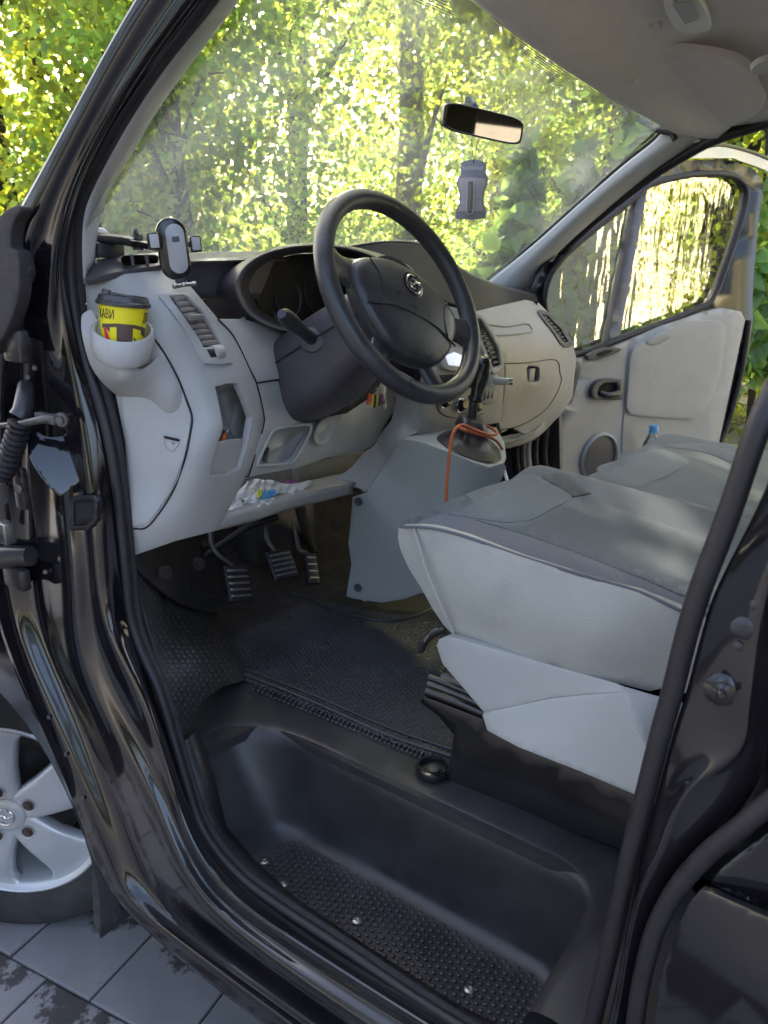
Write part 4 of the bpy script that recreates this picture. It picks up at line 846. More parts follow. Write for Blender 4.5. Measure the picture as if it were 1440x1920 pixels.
# passenger footwell wall
mk('footwell_side', [(1.80,.95,ZF),(1.80,1.6,ZF),(1.80,1.6,1.3),(1.80,1.03,1.3)], [(0,1,2,3)], 'dash_dark', van, smooth=False, solid=.02)
for k, (px, c) in enumerate(((968,'hole'),(980,'dash_dark2'),(990,'dash_light'),(1003,'seal'),(1020,'seal'))):
    tube('footwell_rib', [V(px+2,800,x=1.66+k*.025), V(px-2,850,x=1.66+k*.025), V(px+4,905,x=1.66+k*.025)], .014 if k < 3 else .017, c, van, seg=8)
tube('seat_belt_strap', [V(945,880,y=.76), V(952,905,y=.74), V(956,925,y=.73)], .004, 'white', van, seg=6)

# ---------------------------------------------------------------- gear console
sec = [Vector((a, b, 0)) for a, b in ((.80,1.30),(.80,1.12),(.795,.98),(.802,.885),(.832,.805),(.895,.757),(.97,.745),(1.04,.772),(1.085,.85),(1.09,1.0))]
secS = crom(sec, 10)
def cyl(px, py):
    r = ray(px, py); best = None
    for a, b in zip(secS, secS[1:]):
        ex, ey = b.x-a.x, b.y-a.y; den = r.x*ey-r.y*ex
        if abs(den) < 1e-9: continue
        wx, wy = a.x-CAM.x, a.y-CAM.y; t = (wx*ey-wy*ex)/den; s = (wx*r.y-wy*r.x)/den
        if t > 0 and -.02 <= s <= 1.02 and (best is None or t < best): best = t
    if best is None:   # just past the silhouette: the nearest point of the section
        best = min(((Vector((p.x, p.y, 0))-Vector((CAM.x, CAM.y, 0))).cross(Vector((r.x, r.y, 0)).normalized()).length, math.hypot(p.x-CAM.x, p.y-CAM.y)/math.hypot(r.x, r.y)) for p in secS)[1]
    return best
con = panel('gear_console', [(753,823),(775,826),(800,832),(845,849),(890,868),(918,876),(944,868),(949,876),(944,892),(935,908),(905,930),(880,980),(880,1110),(790,1112),(756,1123),(715,1130),(663,1122),(649,1118),(659,1058),(653,1018),(657,986),(661,932),(688,923)], cyl, 'console', van, var='d', sm=False, thick=.008, bev=.003, step=13)
con['label'] = 'grey green console carrying the gear lever'
edge = [(753,823),(775,826),(800,832),(845,849),(890,868),(918,876),(944,868)]
CT = TPS([(a, b, V(a, b, d=cyl(a, b)).z) for a, b in edge]+[(783,811,1.085),(870,803,1.08),(930,803,1.06),(947,835,1.03)], reg=1e-3)
panel('console_top', [(753,823),(768,815),(783,811),(870,803),(930,801),(946,830),(949,858),(944,868),(918,876),(890,868),(845,849),(800,832)], CT, 'console', con, var='z', sm=False, thick=.006, bev=.003, step=12)
for q in ((672,941),(671,1102)):
    sp = V(*q, x=.795); lathe('console_screw', [(.011,0),(.0105,.002),(.0075,.001),(.007,-.002),(.0055,-.002),(.005,.0015),(.001,.0015)], sp, (-1,-.2,.05), 'dash_dark2', con, seg=18)
ring0 = [(819,822),(836,838),(862,853),(900,866),(928,868),(940,860),(932,838),(905,818),(868,808),(836,810)]
bc = V(880,838,z=CT(880,838)+.004)
rb0 = [V(a, b, z=CT(a, b)+.001) for a, b in ring0]
top = V(886,783,y=.865)
def bring(k, t, ph, amp):
    c = bc.lerp(top, t); out = []
    for i, p in enumerate(rb0):
        out.append(c+(p-bc)*k*(1+amp*math.sin(i*2.5+ph)))
    return out
boot = loft('gear_boot', [rb0, bring(.97,.04,0,.01), bring(.80,.10,.4,.05), bring(.62,.22,1.2,.09), bring(.52,.40,2,.10), bring(.47,.55,2.6,.06), bring(.50,.68,3.2,.07), bring(.46,.85,4,.05), bring(.36,1.0,4.4,.04), bring(.16,1.02,5,0)], 'leather_boot', con, nu=4, nv=4, cu=True, flip=None)
lever = tube('gear_lever', [V(886,786,y=.865), V(887,768,y=.864), V(889,752,y=.862)], .0105, 'plastic_black', con, seg=14)
lathe('lever_collar', [(.011,-.006),(.0165,-.005),(.0175,0),(.0165,.006),(.011,.007)], V(891,748,y=.862), (V(903,700,y=.855)-V(889,752,y=.862)), 'gloss_black', lever, seg=20)
k0, k1 = V(892,744,y=.862), V(910,668,y=.852)
tube('gear_knob', [k0, k0.lerp(k1,.2), k0.lerp(k1,.4), k0.lerp(k1,.62), k0.lerp(k1,.82), k0.lerp(k1,.95), k1], [.0135,.0155,.019,.0205,.019,.014,.006], 'gloss_black', lever, seg=20, n=5)
tube('knob_ring', [k0.lerp(k1,.97)+Vector((math.cos(a)*.006,0,math.sin(a)*.006)) for a in [i*math.pi/5 for i in range(10)]], .0016, 'chrome', lever, seg=6, closed=True)
# ---------------------------------------------------------------- seats
def sstep(t): t = min(1, max(0, t)); return t*t*(3-2*t)
def seat_hf(x0, x1, yf, zl, zr, zc, tl, tr, tc):
    def h(x, y):
        s = (x-x0)/(x1-x0); v = (yf-y)/.66
        L = zl-tl*v; Rr = zr-tr*v; Cc = zc-tc*v
        if s < .10: z = L-.016*((.10-s)/.10)**2
        elif s < .32: z = L+(Cc-L)*sstep((s-.10)/.22)
        elif s < .66: z = Cc
        elif s < .89: z = Cc+(Rr-Cc)*sstep((s-.66)/.23)
        else: z = Rr-.05*((s-.89)/.11)**2
        if v < .09: z -= .030*((.09-v)/.09)**2
        return z
    return h
def hf_hit(h, lo=.25, hi=3.0):
    def f(px, py):
        r = ray(px, py); best = (1e9, lo); t = lo; pv = None
        while t < hi:
            p = CAM+r*t; g = p.z-h(p.x, p.y)
            if abs(g) < best[0]: best = (abs(g), t)
            if pv is not None and pv > 0 >= g:
                a, b = t-.01, t
                for _ in range(14):
                    m_ = (a+b)/2; q = CAM+r*m_
                    if q.z-h(q.x, q.y) > 0: a = m_
                    else: b = m_
                return a-.004
            pv = g; t += .01
        return best[1]-.004
    return f
def hfx(h, x0, x1, y0, y1): return lambda x, y: h(min(max(x, x0), x1), min(max(y, y0), y1)) if (x0-.02 < x < x1+.02 and y0-.02 < y < y1+.03) else -9
def cushion(name, h, x0, x1, y0, yf, m, parent, drop=.055, nx=40, ny=30):
    rows = []
    for j in range(ny+1):
        y = yf+(y0-yf)*j/ny; r = [Vector((x0+.01, y, h(x0, y)-drop)), Vector((x0, y, h(x0, y)-.03))]
        r += [Vector((x0+(x1-x0)*i/nx, y, h(x0+(x1-x0)*i/nx, y))) for i in range(nx+1)]
        r += [Vector((x1, y, h(x1, y)-.03)), Vector((x1-.01, y, h(x1, y)-drop))]; rows.append(r)
    ins = .02
    for r in rows: r[0].x += ins; r[-1].x -= ins
    fr = [Vector((p.x, p.y+.004, p.z-.02)) for p in rows[0]]; fr2 = [Vector((p.x, p.y-.035, p.z-.07)) for p in rows[0]]; fr3 = [Vector((p.x, p.y-.12, p.z-.10)) for p in rows[0]]
    return loft(name, [fr3, fr2, fr]+rows, m, parent, nu=1, nv=1, flip=None)
hD = seat_hf(.345,.865,.675,1.080,1.092,1.078,.028,.052,.056)
seat = cushion('driver_seat', hD, .364,.865,-.02,.652,'fabric_blue',van); seat['label'] = 'driver seat with light vinyl sides and grey woven cloth'
fD = hf_hit(hfx(hD,.345,.865,-.05,.675))
panel('seat_front_cloth', [(812,958),(832,943),(900,916),(960,898),(996,889),(1030,905),(1073,932),(1040,951),(996,974),(951,979),(900,973),(862,966)], fD, 'fabric_smooth', seat, var='d', thick=.003, bev=.001, step=14)
panel('seat_mesh_band', [(1000,893),(1030,886),(1056,884),(1080,903),(1108,925),(1075,931),(1034,906)], fD, 'fabric_mesh', seat, var='d', sm=False, thick=.003, bev=.001, step=12)
panel('seat_mesh_band', [(752,986),(766,973),(792,966),(784,986),(770,988)], fD, 'fabric_mesh', seat, var='d', sm=False, thick=.003, bev=.001, step=10)
panel('seat_woven_centre', [(951,981),(996,976),(1040,953),(1075,934),(1113,927),(1140,948),(1195,965),(1322,1008),(1420,1040),(1420,1170),(1283,1117),(1200,1082),(1090,1039),(985,1002),(890,974),(920,978)], fD, 'fabric_weave', seat, var='d', sm=False, thick=.003, bev=.001, step=16)
side = panel('seat_side_vinyl', [(747,990),(776,990),(807,992),(873,1008),(973,1044),(1084,1078),(1196,1111),(1276,1147),(1330,1172),(1330,1310),(1245,1290),(1218,1296),(1151,1279),(973,1231),(857,1198),(832,1172),(812,1143),(790,1103),(765,1063),(751,1032),(746,1010)],
  [(747,990,.352),(776,990,.346),(829,1171,.372),(857,1198,.37),(1276,1147,.345),(1218,1296,.365),(1000,1130,.332),(1120,1200,.330),(873,1008,.344),(900,1120,.338),(1084,1078,.343)], 'vinyl', seat, var='x', sm=False, thick=.02, bev=.006, step=16, seg=3)
tube('seat_piping', [V(a, b, x=c) for a, b, c in ((776,991,.343),(785,1020,.341),(800,1070,.341),(825,1130,.346),(852,1190,.362))], .0022, 'vinyl', seat, seg=6)
tube('seat_piping', [V(a, b-2, x=.343) for a, b in ((750,990),(807,992),(873,1008),(973,1044),(1084,1078),(1196,1111),(1276,1147))], .0028, 'fabric_blue', seat, seg=6)
val = panel('seat_valance', [(818,1210),(823,1199),(834,1194),(857,1198),(973,1231),(1151,1280),(1172,1287),(1168,1298),(1100,1302),(1030,1310),(907,1336),(862,1283),(829,1244)],
  [(818,1210,.352),(834,1194,.347),(857,1198,.343),(973,1231,.338),(1172,1287,.336),(907,1336,.335),(1030,1310,.332),(1168,1298,.330),(860,1240,.340)], 'valance', seat, var='x', sm=False, thick=.02, bev=.0015, step=12, seg=2)
panel('valance_lower', [(905,1343),(907,1336),(1030,1310),(1100,1302),(1168,1298),(1180,1330),(1207,1388),(1215,1410),(1196,1492),(1184,1487),(1084,1445),(973,1401),(914,1370)],
  [(907,1336,.335),(1030,1310,.332),(1168,1298,.330),(1215,1410,.312),(1190,1490,.300),(1084,1445,.302),(973,1401,.306),(914,1370,.326),(1100,1375,.315)], 'valance', seat, var='x', sm=False, thick=.02, bev=.0012, step=12, seg=1)
panel('valance_rear', [(1172,1287),(1229,1304),(1300,1325),(1260,1520),(1196,1492),(1215,1410),(1207,1388),(1180,1330),(1168,1298)],
  [(1172,1287,.336),(1229,1304,.345),(1300,1325,.37),(1260,1520,.36),(1196,1492,.300),(1215,1410,.312),(1168,1298,.330)], 'valance', seat, var='x', sm=False, thick=.02, bev=.0012, step=12, seg=1)
box = panel('seat_base', [(787,1316),(795,1306),(905,1348),(914,1372),(1000,1412),(1190,1490),(1300,1540),(1300,1660),(1190,1600),(1050,1550),(950,1516),(832,1472),(845,1416),(851,1378),(823,1344)], [(787,1316,.36),(832,1472,.365),(1190,1600,.37),(1000,1480,.375)], 'gloss_black', seat, var='x', sm=False, thick=.40, bev=.006, step=30)
rbox('seat_box', (.61,.27,.755), (.44,.46,.26), 'gloss_black', seat, bev=.01)
for dy, rr, mm in ((0,.0075,'gloss_black'),(14,.006,'metal_dark'),(26,.007,'gloss_black')):
    tube('seat_rail', [V(800+dy*.2,1296-dy,x=.365+dy*.001), V(860,1318-dy,x=.365+dy*.001), V(925,1345-dy,x=.365+dy*.001)], rr, mm, seat, seg=8)
tube('seat_rail_bracket', [V(830,1270,x=.40), V(870,1282,x=.40), V(920,1300,x=.40)], .010, 'metal_dark', seat, seg=8)
lv = tube('height_lever', [V(836,1178,x=.38), V(815,1184,x=.375), V(797,1200,x=.37), V(789,1220,x=.37)], [.012,.013,.013,.009], 'plastic_black', seat, seg=12, flat=.6)
tube('lever_trim', [V(822,1178,x=.366), V(806,1186,x=.362), V(796,1202,x=.360)], .0025, 'chrome', lv, seg=6)
anc = lathe('floor_anchor', [(.030,0),(.032,.006),(.030,.014),(.025,.015),(.023,.006),(.004,.005)], V(812,1448,z=ZF+.004), (0,0,1), 'gloss_black', seat, seg=32)
lathe('anchor_bolt', [(.012,.006),(.012,.009),(.006,.011),(.002,.011)], V(812,1448,z=ZF+.004), (0,0,1), 'metal_dark', anc, seg=16)
loft('backrest', [[Vector((x, -.02-.20*((z-1.0)/.6)-.07*math.cos((x-.6)*4), z)) for x in (.36,.45,.6,.75,.86)] for z in (.98,1.15,1.35,1.55,1.62)], 'fabric_smooth', seat, nu=4, nv=4, solid=.12)
hP = seat_hf(.93,1.80,.66,1.012,1.012,1.008,.02,.03,.05)
pseat = cushion('passenger_bench', hP, .93,1.80,-.02,.66,'fabric_weave',van,nx=50); pseat['label'] = 'grey cloth passenger bench seat'
fP = hf_hit(hfx(hP,.93,1.80,-.05,.66))
panel('seat_front_cloth', [(1118,880),(1160,862),(1211,846),(1238,842),(1270,852),(1292,866),(1270,882),(1238,898),(1180,912)], fP, 'fabric_smooth', pseat, var='d', thick=.003, bev=.001, step=14)
panel('seat_side_cloth', [(1240,836),(1300,830),(1345,838),(1392,856),(1400,884),(1380,872),(1335,852),(1292,843)], fP, 'fabric_blue', pseat, var='d', thick=.003, bev=.001, step=12)
loft('backrest', [[Vector((x, -.02-.20*((z-1.0)/.6)-.03*math.cos((x-1.36)*3), z)) for x in (.96,1.1,1.36,1.6,1.78)] for z in (.98,1.15,1.35,1.55,1.62)], 'fabric_smooth', pseat, nu=4, nv=4, solid=.12)

# ---------------------------------------------------------------- windscreen, pillar trims, headliner
ws = []
for j in range(7):
    v = j/6; r = []
    for i in range(13):
        u = i/12; s = math.sin(math.pi*u); x0, x1 = .105+.05*v, 1.745-.07*v
        yb, yt = 1.14+.06*u+.44*s**.8, .715+.02*s; zb, zt = 1.455-.03*u, 1.865+.045*s
        r.append(Vector((x0+(x1-x0)*u, yb+(yt-yb)*v, zb+(zt-zb)*v+.02*math.sin(math.pi*v))))
    ws.append(r)
wsh = loft('windscreen', ws, 'windshield_glass', van, nu=2, nv=2); wsh['label'] = 'slightly dusty windscreen'
# dotted shade band printed along the top edge
bm_ = bpy.data.materials.new('dot_band'); bm_.use_nodes = True; N = bm_.node_tree.nodes; L = bm_.node_tree.links; b_ = N['Principled BSDF']; b_.inputs['Base Color'].default_value = (.05,.05,.05,1); b_.inputs['Roughness'].default_value = .6
tc_ = N.new('ShaderNodeTexCoord'); wv_ = N.new('ShaderNodeTexWave'); wv_.bands_direction = 'Y'; wv_.inputs['Scale'].default_value = 4.2; L.new(tc_.outputs['UV'], wv_.inputs['Vector'])
sp_ = N.new('ShaderNodeSeparateXYZ'); L.new(tc_.outputs['UV'], sp_.inputs[0]); lt = N.new('ShaderNodeMath'); lt.operation = 'LESS_THAN'
sc_ = N.new('ShaderNodeMath'); sc_.operation = 'MULTIPLY'; sc_.inputs[1].default_value = .62; L.new(sp_.outputs['Y'], sc_.inputs[0]); L.new(wv_.outputs['Fac'], lt.inputs[0]); L.new(sc_.outputs[0], lt.inputs[1]); L.new(lt.outputs[0], b_.inputs['Alpha']); M['dot_band'] = bm_
top_e = [(800,-60),(880,0),(950,52),(1050,122),(1150,188),(1200,218)]; low_e = [(770,10),(870,52),(940,104),(1030,172),(1120,222),(1185,240)]
vv = [V(a, b, y=.735) for a, b in top_e]+[V(a, b, y=.79) for a, b in low_e]
db = mk('shade_dot_band', vv, [(i, i+1, 7+i, 6+i) for i in range(5)], 'dot_band', wsh)
uvl = db.data.uv_layers.new(name='UVMap'); uvv = [(i/5, 1) for i in range(6)]+[(i/5, 0) for i in range(6)]
for lp in db.data.loops: uvl.data[lp.index].uv = uvv[lp.vertex_index]
tl_rows = [[V(a[0], a[1], x=xa), V(a[0]*.72+c[0]*.28, a[1]*.72+c[1]*.28, x=xa*.8+xc*.2-.006), V(a[0]*.35+c[0]*.65, a[1]*.35+c[1]*.65, x=xa*.4+xc*.6-.004), V(c[0], c[1], x=xc)] for a, c, xa, xc in (
   ((482,-150),(548,-150),.145,.235),((384,0),(450,0),.137,.215),((316,100),(374,100),.126,.195),((252,200),(300,200),.117,.18),((207,275),(256,275),.112,.168),((172,340),(216,340),.109,.16),((155,385),(196,382),.108,.153),((147,440),(184,435),.108,.148),((150,532),(178,495),.110,.142))]
tl_rows.insert(0, [a+(a-b)*.7+Vector((.03,-.02,0)) for a, b in zip(tl_rows[0], tl_rows[1])])
tl = loft('pillar_trim', tl_rows, 'trim_light', van, nu=4, nv=4, solid=.008)
tl['label'] = 'light grey trim of the driver side windscreen pillar'
def onr(px, py, x): return V(px, py, x=x)
tr_ = loft('pillar_trim', [[onr(*a, 1.70-.0*i), onr(a[0]*.6+c[0]*.4, a[1]*.6+c[1]*.4, 1.70), onr(a[0]*.25+c[0]*.75, a[1]*.25+c[1]*.75, 1.73), onr(*c, 1.78)] for i, (a, c) in enumerate((((905,536),(990,552)),((926,519),(1000,538)),((1000,459),(1025,497)),((1095,374),(1074,448)),((1170,309),(1150,383)),((1222,268),(1225,328)),((1246,243),(1285,293)),((1262,232),(1320,272))))], 'trim_light', van, nu=4, nv=4, solid=.01)
tr_['label'] = 'light grey trim of the passenger side windscreen pillar'
tube('windscreen_edge_rubber', [V(a, b, x=1.715) for a, b in ((915,525),(1000,457),(1095,372),(1170,307),(1222,266),(1244,243))], .008, 'hole', wsh, seg=8)
tube('windscreen_edge_rubber', [V(a, b, x=1.69) for a, b in ((1196,222),(1232,243),(1258,250),(1266,262))], .008, 'seal', wsh, seg=8)
seal('passenger_door_seal', [(1020,880,1.80),(1012,760,1.80),(1000,640,1.80),(1002,565,1.80),(1010,525,1.80),(1028,496,1.80),(1078,446,1.80),(1152,382,1.79),(1226,327,1.77),(1290,288,1.75),(1345,260,1.72),(1440,230,1.70),(1520,205,1.68)], .014, 'seal', van)
# headliner
hl = loft('headliner', [[V(a, b, y=.72) for a, b in ((640,-190),(760,-92),(882,-2),(952,50),(1050,123),(1150,189),(1205,218),(1250,240))], [V(a, b, y=.66) for a, b in ((690,-190),(820,-92),(925,-2),(985,50),(1070,112),(1170,178),(1230,215),(1272,252))],
   [Vector((.45,.50,1.925)), Vector((.6,.50,1.93)), Vector((.8,.5,1.93)), Vector((.95,.5,1.93)), Vector((1.15,.5,1.925)), Vector((1.4,.5,1.91)), Vector((1.55,.5,1.88)), V(1345,259,x=1.70)],
   [Vector((.45,.2,1.945)), Vector((.6,.2,1.95)), Vector((.8,.2,1.95)), Vector((.95,.2,1.95)), Vector((1.15,.2,1.945)), Vector((1.4,.2,1.93)), Vector((1.55,.2,1.90)), V(1440,229,x=1.69)],
   [Vector((.45,-.6,1.95)), Vector((.6,-.6,1.95)), Vector((.8,-.6,1.95)), Vector((.95,-.6,1.95)), Vector((1.15,-.6,1.945)), Vector((1.4,-.6,1.93)), Vector((1.55,-.6,1.90)), Vector((1.69,-.6,1.82))]], 'headliner', van, nu=4, nv=5, solid=.012)
hl['label'] = 'beige grey cloth headliner'
def hz(px, py, o=0):   # distance of the roof lining along a line of sight
    lo = None; t = .4
    while t < 3:
        p = CAM+ray(px, py)*t; zz = 1.865+.06*sstep((.72-p.y)/.25)-.05*sstep((p.x-1.35)/.35)
        if p.z > zz-.0 and p.y < .9: return t-o
        t += .005
    return 1.8
def vpan(name, out, o, m, par, th=.02, bv=.008, **k): return panel(name, out, lambda a, b: V(a, b, z=0).z if False else hz(a, b, o), m, par, var='d', thick=th, bev=bv, seg=3, **k)
SV = TPS([(1145,150,1.86),(1285,243,1.845),(1345,246,1.83),(1425,208,1.83),(1385,120,1.875),(1250,120,1.88),(1300,190,1.855)])
vis = panel('sun_visor', [(1144,122),(1152,142),(1190,175),(1278,236),(1295,244),(1340,247),(1405,222),(1425,208),(1432,196),(1420,172),(1390,122),(1300,100),(1200,100)], SV, 'headliner', hl, var='z', thick=.018, bev=.007, seg=3, sm=True)
SV2 = TPS([(1040,75,1.885),(1060,100,1.872),(1140,140,1.87),(1250,60,1.9),(1120,40,1.9)])
panel('sun_visor', [(1045,70),(1040,90),(1060,108),(1110,132),(1150,140),(1200,92),(1240,50),(1150,38),(1080,52)], SV2, 'headliner', hl, var='z', thick=.016, bev=.006, seg=3)
for q in ((1172,150),(1005,14)):
    cl = rbox('visor_clip', V(*q, y=.66), (.03,.03,.018), 'trim_light', hl, bev=.005); rbox('clip_hook', V(q[0]+8,q[1]+3,y=.64), (.012,.03,.012), 'headliner', cl, bev=.003)
dm = panel('dome_lamp', [(1245,10),(1262,0),(1300,-6),(1320,8),(1335,50),(1318,62),(1275,62),(1255,40)], TPS([(1245,10,1.915),(1335,50,1.905),(1300,-6,1.925)]), 'white', hl, var='z', thick=.015, bev=.004)
panel('lamp_lens', [(1262,12),(1298,4),(1312,36),(1284,46)], TPS([(1245,10,1.905),(1335,50,1.895),(1300,-6,1.915)]), 'grey_face', dm, var='z', thick=.006, bev=.002, sm=False)
lathe('handle_cap', [(.02,0),(.018,.008),(.006,.010)], V(1432,118,y=.32), (-.3,-.3,-1), 'trim_light', hl, seg=16)
# rear-view mirror
mc0 = V(905,232,d=1.69); _n = ((CAM-mc0).normalized()+(Vector((1.0,-.7,1.72))-mc0).normalized()).normalized()
mo = [V(a, b, pl=(mc0, _n)) for a, b in ((833,187),(982,224),(976,276),(828,242))]
mx_, my_ = (mo[1]-mo[0]).normalized(), (mo[0]-mo[3]).normalized(); mn_ = mx_.cross(my_).normalized(); mcn = sum(mo, Vector())/4
W_, H_ = (mo[1]-mo[0]).length, (mo[0]-mo[3]).length
def mring(kx, ky, o, r=.5):
    out = []
    for i in range(28):
        a = 2*math.pi*i/28; c, s = math.cos(a), math.sin(a); e = 5
        out.append(mcn+mx_*W_/2*kx*math.copysign(abs(c)**(2/e), c)+my_*H_/2*ky*math.copysign(abs(s)**(2/e), s)+mn_*o)
    return out
mir = loft('rear_view_mirror', [mring(.5,.5,-.034), mring(.85,.8,-.03), mring(.98,.96,-.018), mring(1,1,-.004), mring(1,1,.003), mring(.965,.93,.005), mring(.94,.87,.003)], 'gloss_black', van, nu=2, nv=3, cu=True, flip=False); mir['label'] = 'black rear-view mirror on the windscreen'
mm = mat('mirror_face', (.62,.58,.55), .02, metal=1.0); mk('mirror_face', mring(.945,.88,.0035), [tuple(range(28))], 'mirror_face', mir, smooth=False)
tube('mirror_stem', [mcn-mn_*.02, mcn-mn_*.03+Vector((0,.0,.02)), mcn-mn_*.035+Vector((0,.01,.038))], [.012,.010,.012], 'gloss_black', mir, seg=12)
rbox('mirror_foot', mcn-mn_*.038+Vector((0,.016,.042)), (.03,.012,.03), 'gloss_black', mir, bev=.004)

# ---------------------------------------------------------------- open passenger door
HG = Vector((1.86,1.02,0)); da = math.radians(67); DDir = Vector((math.sin(da),-math.cos(da),0)); DN = Vector((-math.cos(da),-math.sin(da),0))
def DP(o=0): return (HG+DN*o, DN)
win = [(1025,590),(1022,548),(1040,502),(1090,450),(1195,367),(1222,345),(1295,328),(1362,327),(1392,342),(1400,370),(1386,425),(1361,500),(1337,558),(1305,580),(1157,637),(1085,664),(1055,655)]
door = panel('passenger_door', [(1005,600),(1003,548),(1022,496),(1078,440),(1185,352),(1215,325),(1290,300),(1370,300),(1415,318),(1432,345),(1420,430),(1411,560),(1412,600),(1400,680),(1378,760),(1354,826),(1330,1000),(1180,1010),(1040,930),(1024,870),(1012,760)], 0, 'paint_satin', van, sm=False, thick=.03, bev=.006, pl=DP(0), holes=[win], step=30)
door['label'] = 'open passenger door with light grey inner panel and window'
tube('window_rubber', [V(a, b, pl=DP(.006)) for a, b in win], .011, 'seal', door, seg=8, closed=True, n=3)
mk('window_glass', [V(a, b, pl=DP(-.015)) for a, b in win], [tuple(range(len(win)))[::-1]], 'door_glass', door, smooth=False)
panel('window_divider', [(1196,362),(1216,346),(1190,480),(1160,644),(1137,654),(1163,520)], 0, 'slat', door, sm=False, thick=.03, bev=.004, pl=DP(.004), step=20)
tube('frame_chrome_edge', [V(a, b, pl=DP(.004)) for a, b in ((1272,300),(1300,284),(1345,272),(1400,284),(1440,299),(1470,308))], .009, 'paint', door, seg=8)
mk('door_roof_flange', [V(a, b, pl=DP(.0)) for a, b in ((1262,300),(1345,272),(1440,300),(1438,322),(1412,312),(1370,297),(1290,297))], [tuple(range(7))], 'alloy', door, smooth=False, solid=.01)
dpn = panel('door_inner_panel', [(1012,640),(1085,672),(1120,662),(1160,646),(1238,612),(1321,584),(1357,578),(1390,584),(1397,600),(1376,700),(1349,826),(1310,1000),(1190,1000),(1040,925),(1030,870),(1043,792),(1085,700),(1070,690)], lambda a, b: 0, 'dash_light', door, sm=False, thick=.02, bev=.008, pl=DP(.022), step=30, seg=3)
def DT(pts, o): return [V(a, b, pl=DP(o)) for a, b in pts]
arm_ = panel('door_upper_pad', [(1183,672),(1188,655),(1202,645),(1261,613),(1321,601),(1350,604),(1360,618),(1358,650),(1348,709),(1325,765),(1310,780),(1290,785),(1192,778),(1178,768),(1176,755),(1181,690)], 0, 'dash_light', dpn, thick=.025, bev=.012, pl=DP(.034), step=20, seg=4)
panel('door_pull_pocket', [(1212,640),(1225,632),(1250,627),(1258,632),(1240,643),(1220,648)], 0, 'dash_warm', dpn, thick=.004, bev=.002, pl=DP(.0365), step=10)
panel('lock_plate', [(1100,668),(1112,660),(1140,651),(1163,653),(1160,660),(1130,672),(1108,676)], 0, 'dash_dark2', dpn, thick=.012, bev=.003, pl=DP(.034), step=10)
panel('window_switch', [(1120,664),(1140,656),(1150,658),(1128,668)], 0, 'hole', dpn, thick=.006, bev=.001, pl=DP(.037), step=10)
hd = panel('handle_bezel', [(1110,738),(1115,722),(1130,712),(1160,711),(1168,716),(1167,745),(1160,750),(1120,749)], 0, 'dash_dark', dpn, thick=.02, bev=.006, pl=DP(.04), step=12, holes=[[(1120,736),(1124,725),(1134,718),(1158,717),(1160,742),(1122,744)]], hsm=False)
panel('handle_cup', [(1116,738),(1122,722),(1132,715),(1162,714),(1163,746),(1118,746)], 0, 'hole', dpn, thick=.002, bev=0, pl=DP(.027), sm=False)
tube('door_handle', [V(1124,736,pl=DP(.036)), V(1140,741,pl=DP(.044)), V(1158,737,pl=DP(.04)), V(1161,722,pl=DP(.036))], [.008,.012,.013,.008], 'plastic_black', hd, seg=10)
lathe('speaker_rim', [(.092,0),(.092,.008),(.084,.014),(.080,.006)], V(1122,858,pl=DP(.022)), DN, 'dash_light', dpn, seg=40, capend=False)
lathe('speaker_grille', [(.082,.004),(.05,.008),(.001,.009)], V(1122,858,pl=DP(.022)), DN, 'dash_dark', dpn, seg=40, capend=False)
tube('panel_seam', DT(((1181,690),(1172,760),(1168,800),(1166,850)), .0225), .004, 'dash_light', dpn, seg=6)
for q in ((1392,640),(1384,690),(1380,660)): lathe('edge_bolt', [(.012,0),(.01,.006),(.004,.007)], V(*q, pl=DP(.0)), DDir, 'metal', door, seg=10)
tube('door_edge_rubber', DT(((1404,600),(1398,650),(1385,720),(1366,790),(1350,830)), .012), .012, 'paint_dusty', door, seg=8)
# ---------------------------------------------------------------- coffee cup
cup = tag(empty('coffee_cup', cupc-cupn*.06), 'yellow paper coffee cup with black lid in the dashboard cup holder', 'cup')
def wpar(o, p):   # parent without moving a mesh that is already in world coordinates
    o.parent = p; o.matrix_parent_inverse = Matrix.Translation(-Vector(p.location)); return o
ctop = cupc+cupn*.0235
def cuplathe(name, prof, m, seg=48): return wpar(lathe(name, prof, ctop, cupn, m, None, seg=seg, up=cF), cup)
def crad(h): return .0352+h*.085     # radius at height h (negative below the rim)
cuplathe('paper_wall', [(crad(-.085)-.002,-.083),(crad(-.085),-.085),(crad(-.04),-.04),(crad(0),0),(crad(0)-.001,0)], 'yellow')
lid_ = cuplathe('lid', [(crad(0)+.0008,-.003),(.0385,-.0025),(.0392,0),(.0388,.003),(.0375,.004),(.0365,.0035),(.036,.008),(.0345,.0115),(.033,.0118),(.0315,.0095),(.004,.0088)], 'lid')
cx_, cy_, _ = frame(cupn, cF)
vdir = (CAM-ctop); vdir = (vdir-cupn*vdir.dot(cupn)).normalized(); rdir = vdir.cross(cupn)*-1
if rdir.dot(cR) < 0: rdir = -rdir
def CP(phi, h, o=.0004): return ctop+(vdir*math.cos(phi)+rdir*math.sin(phi))*(crad(h)+o)+cupn*h
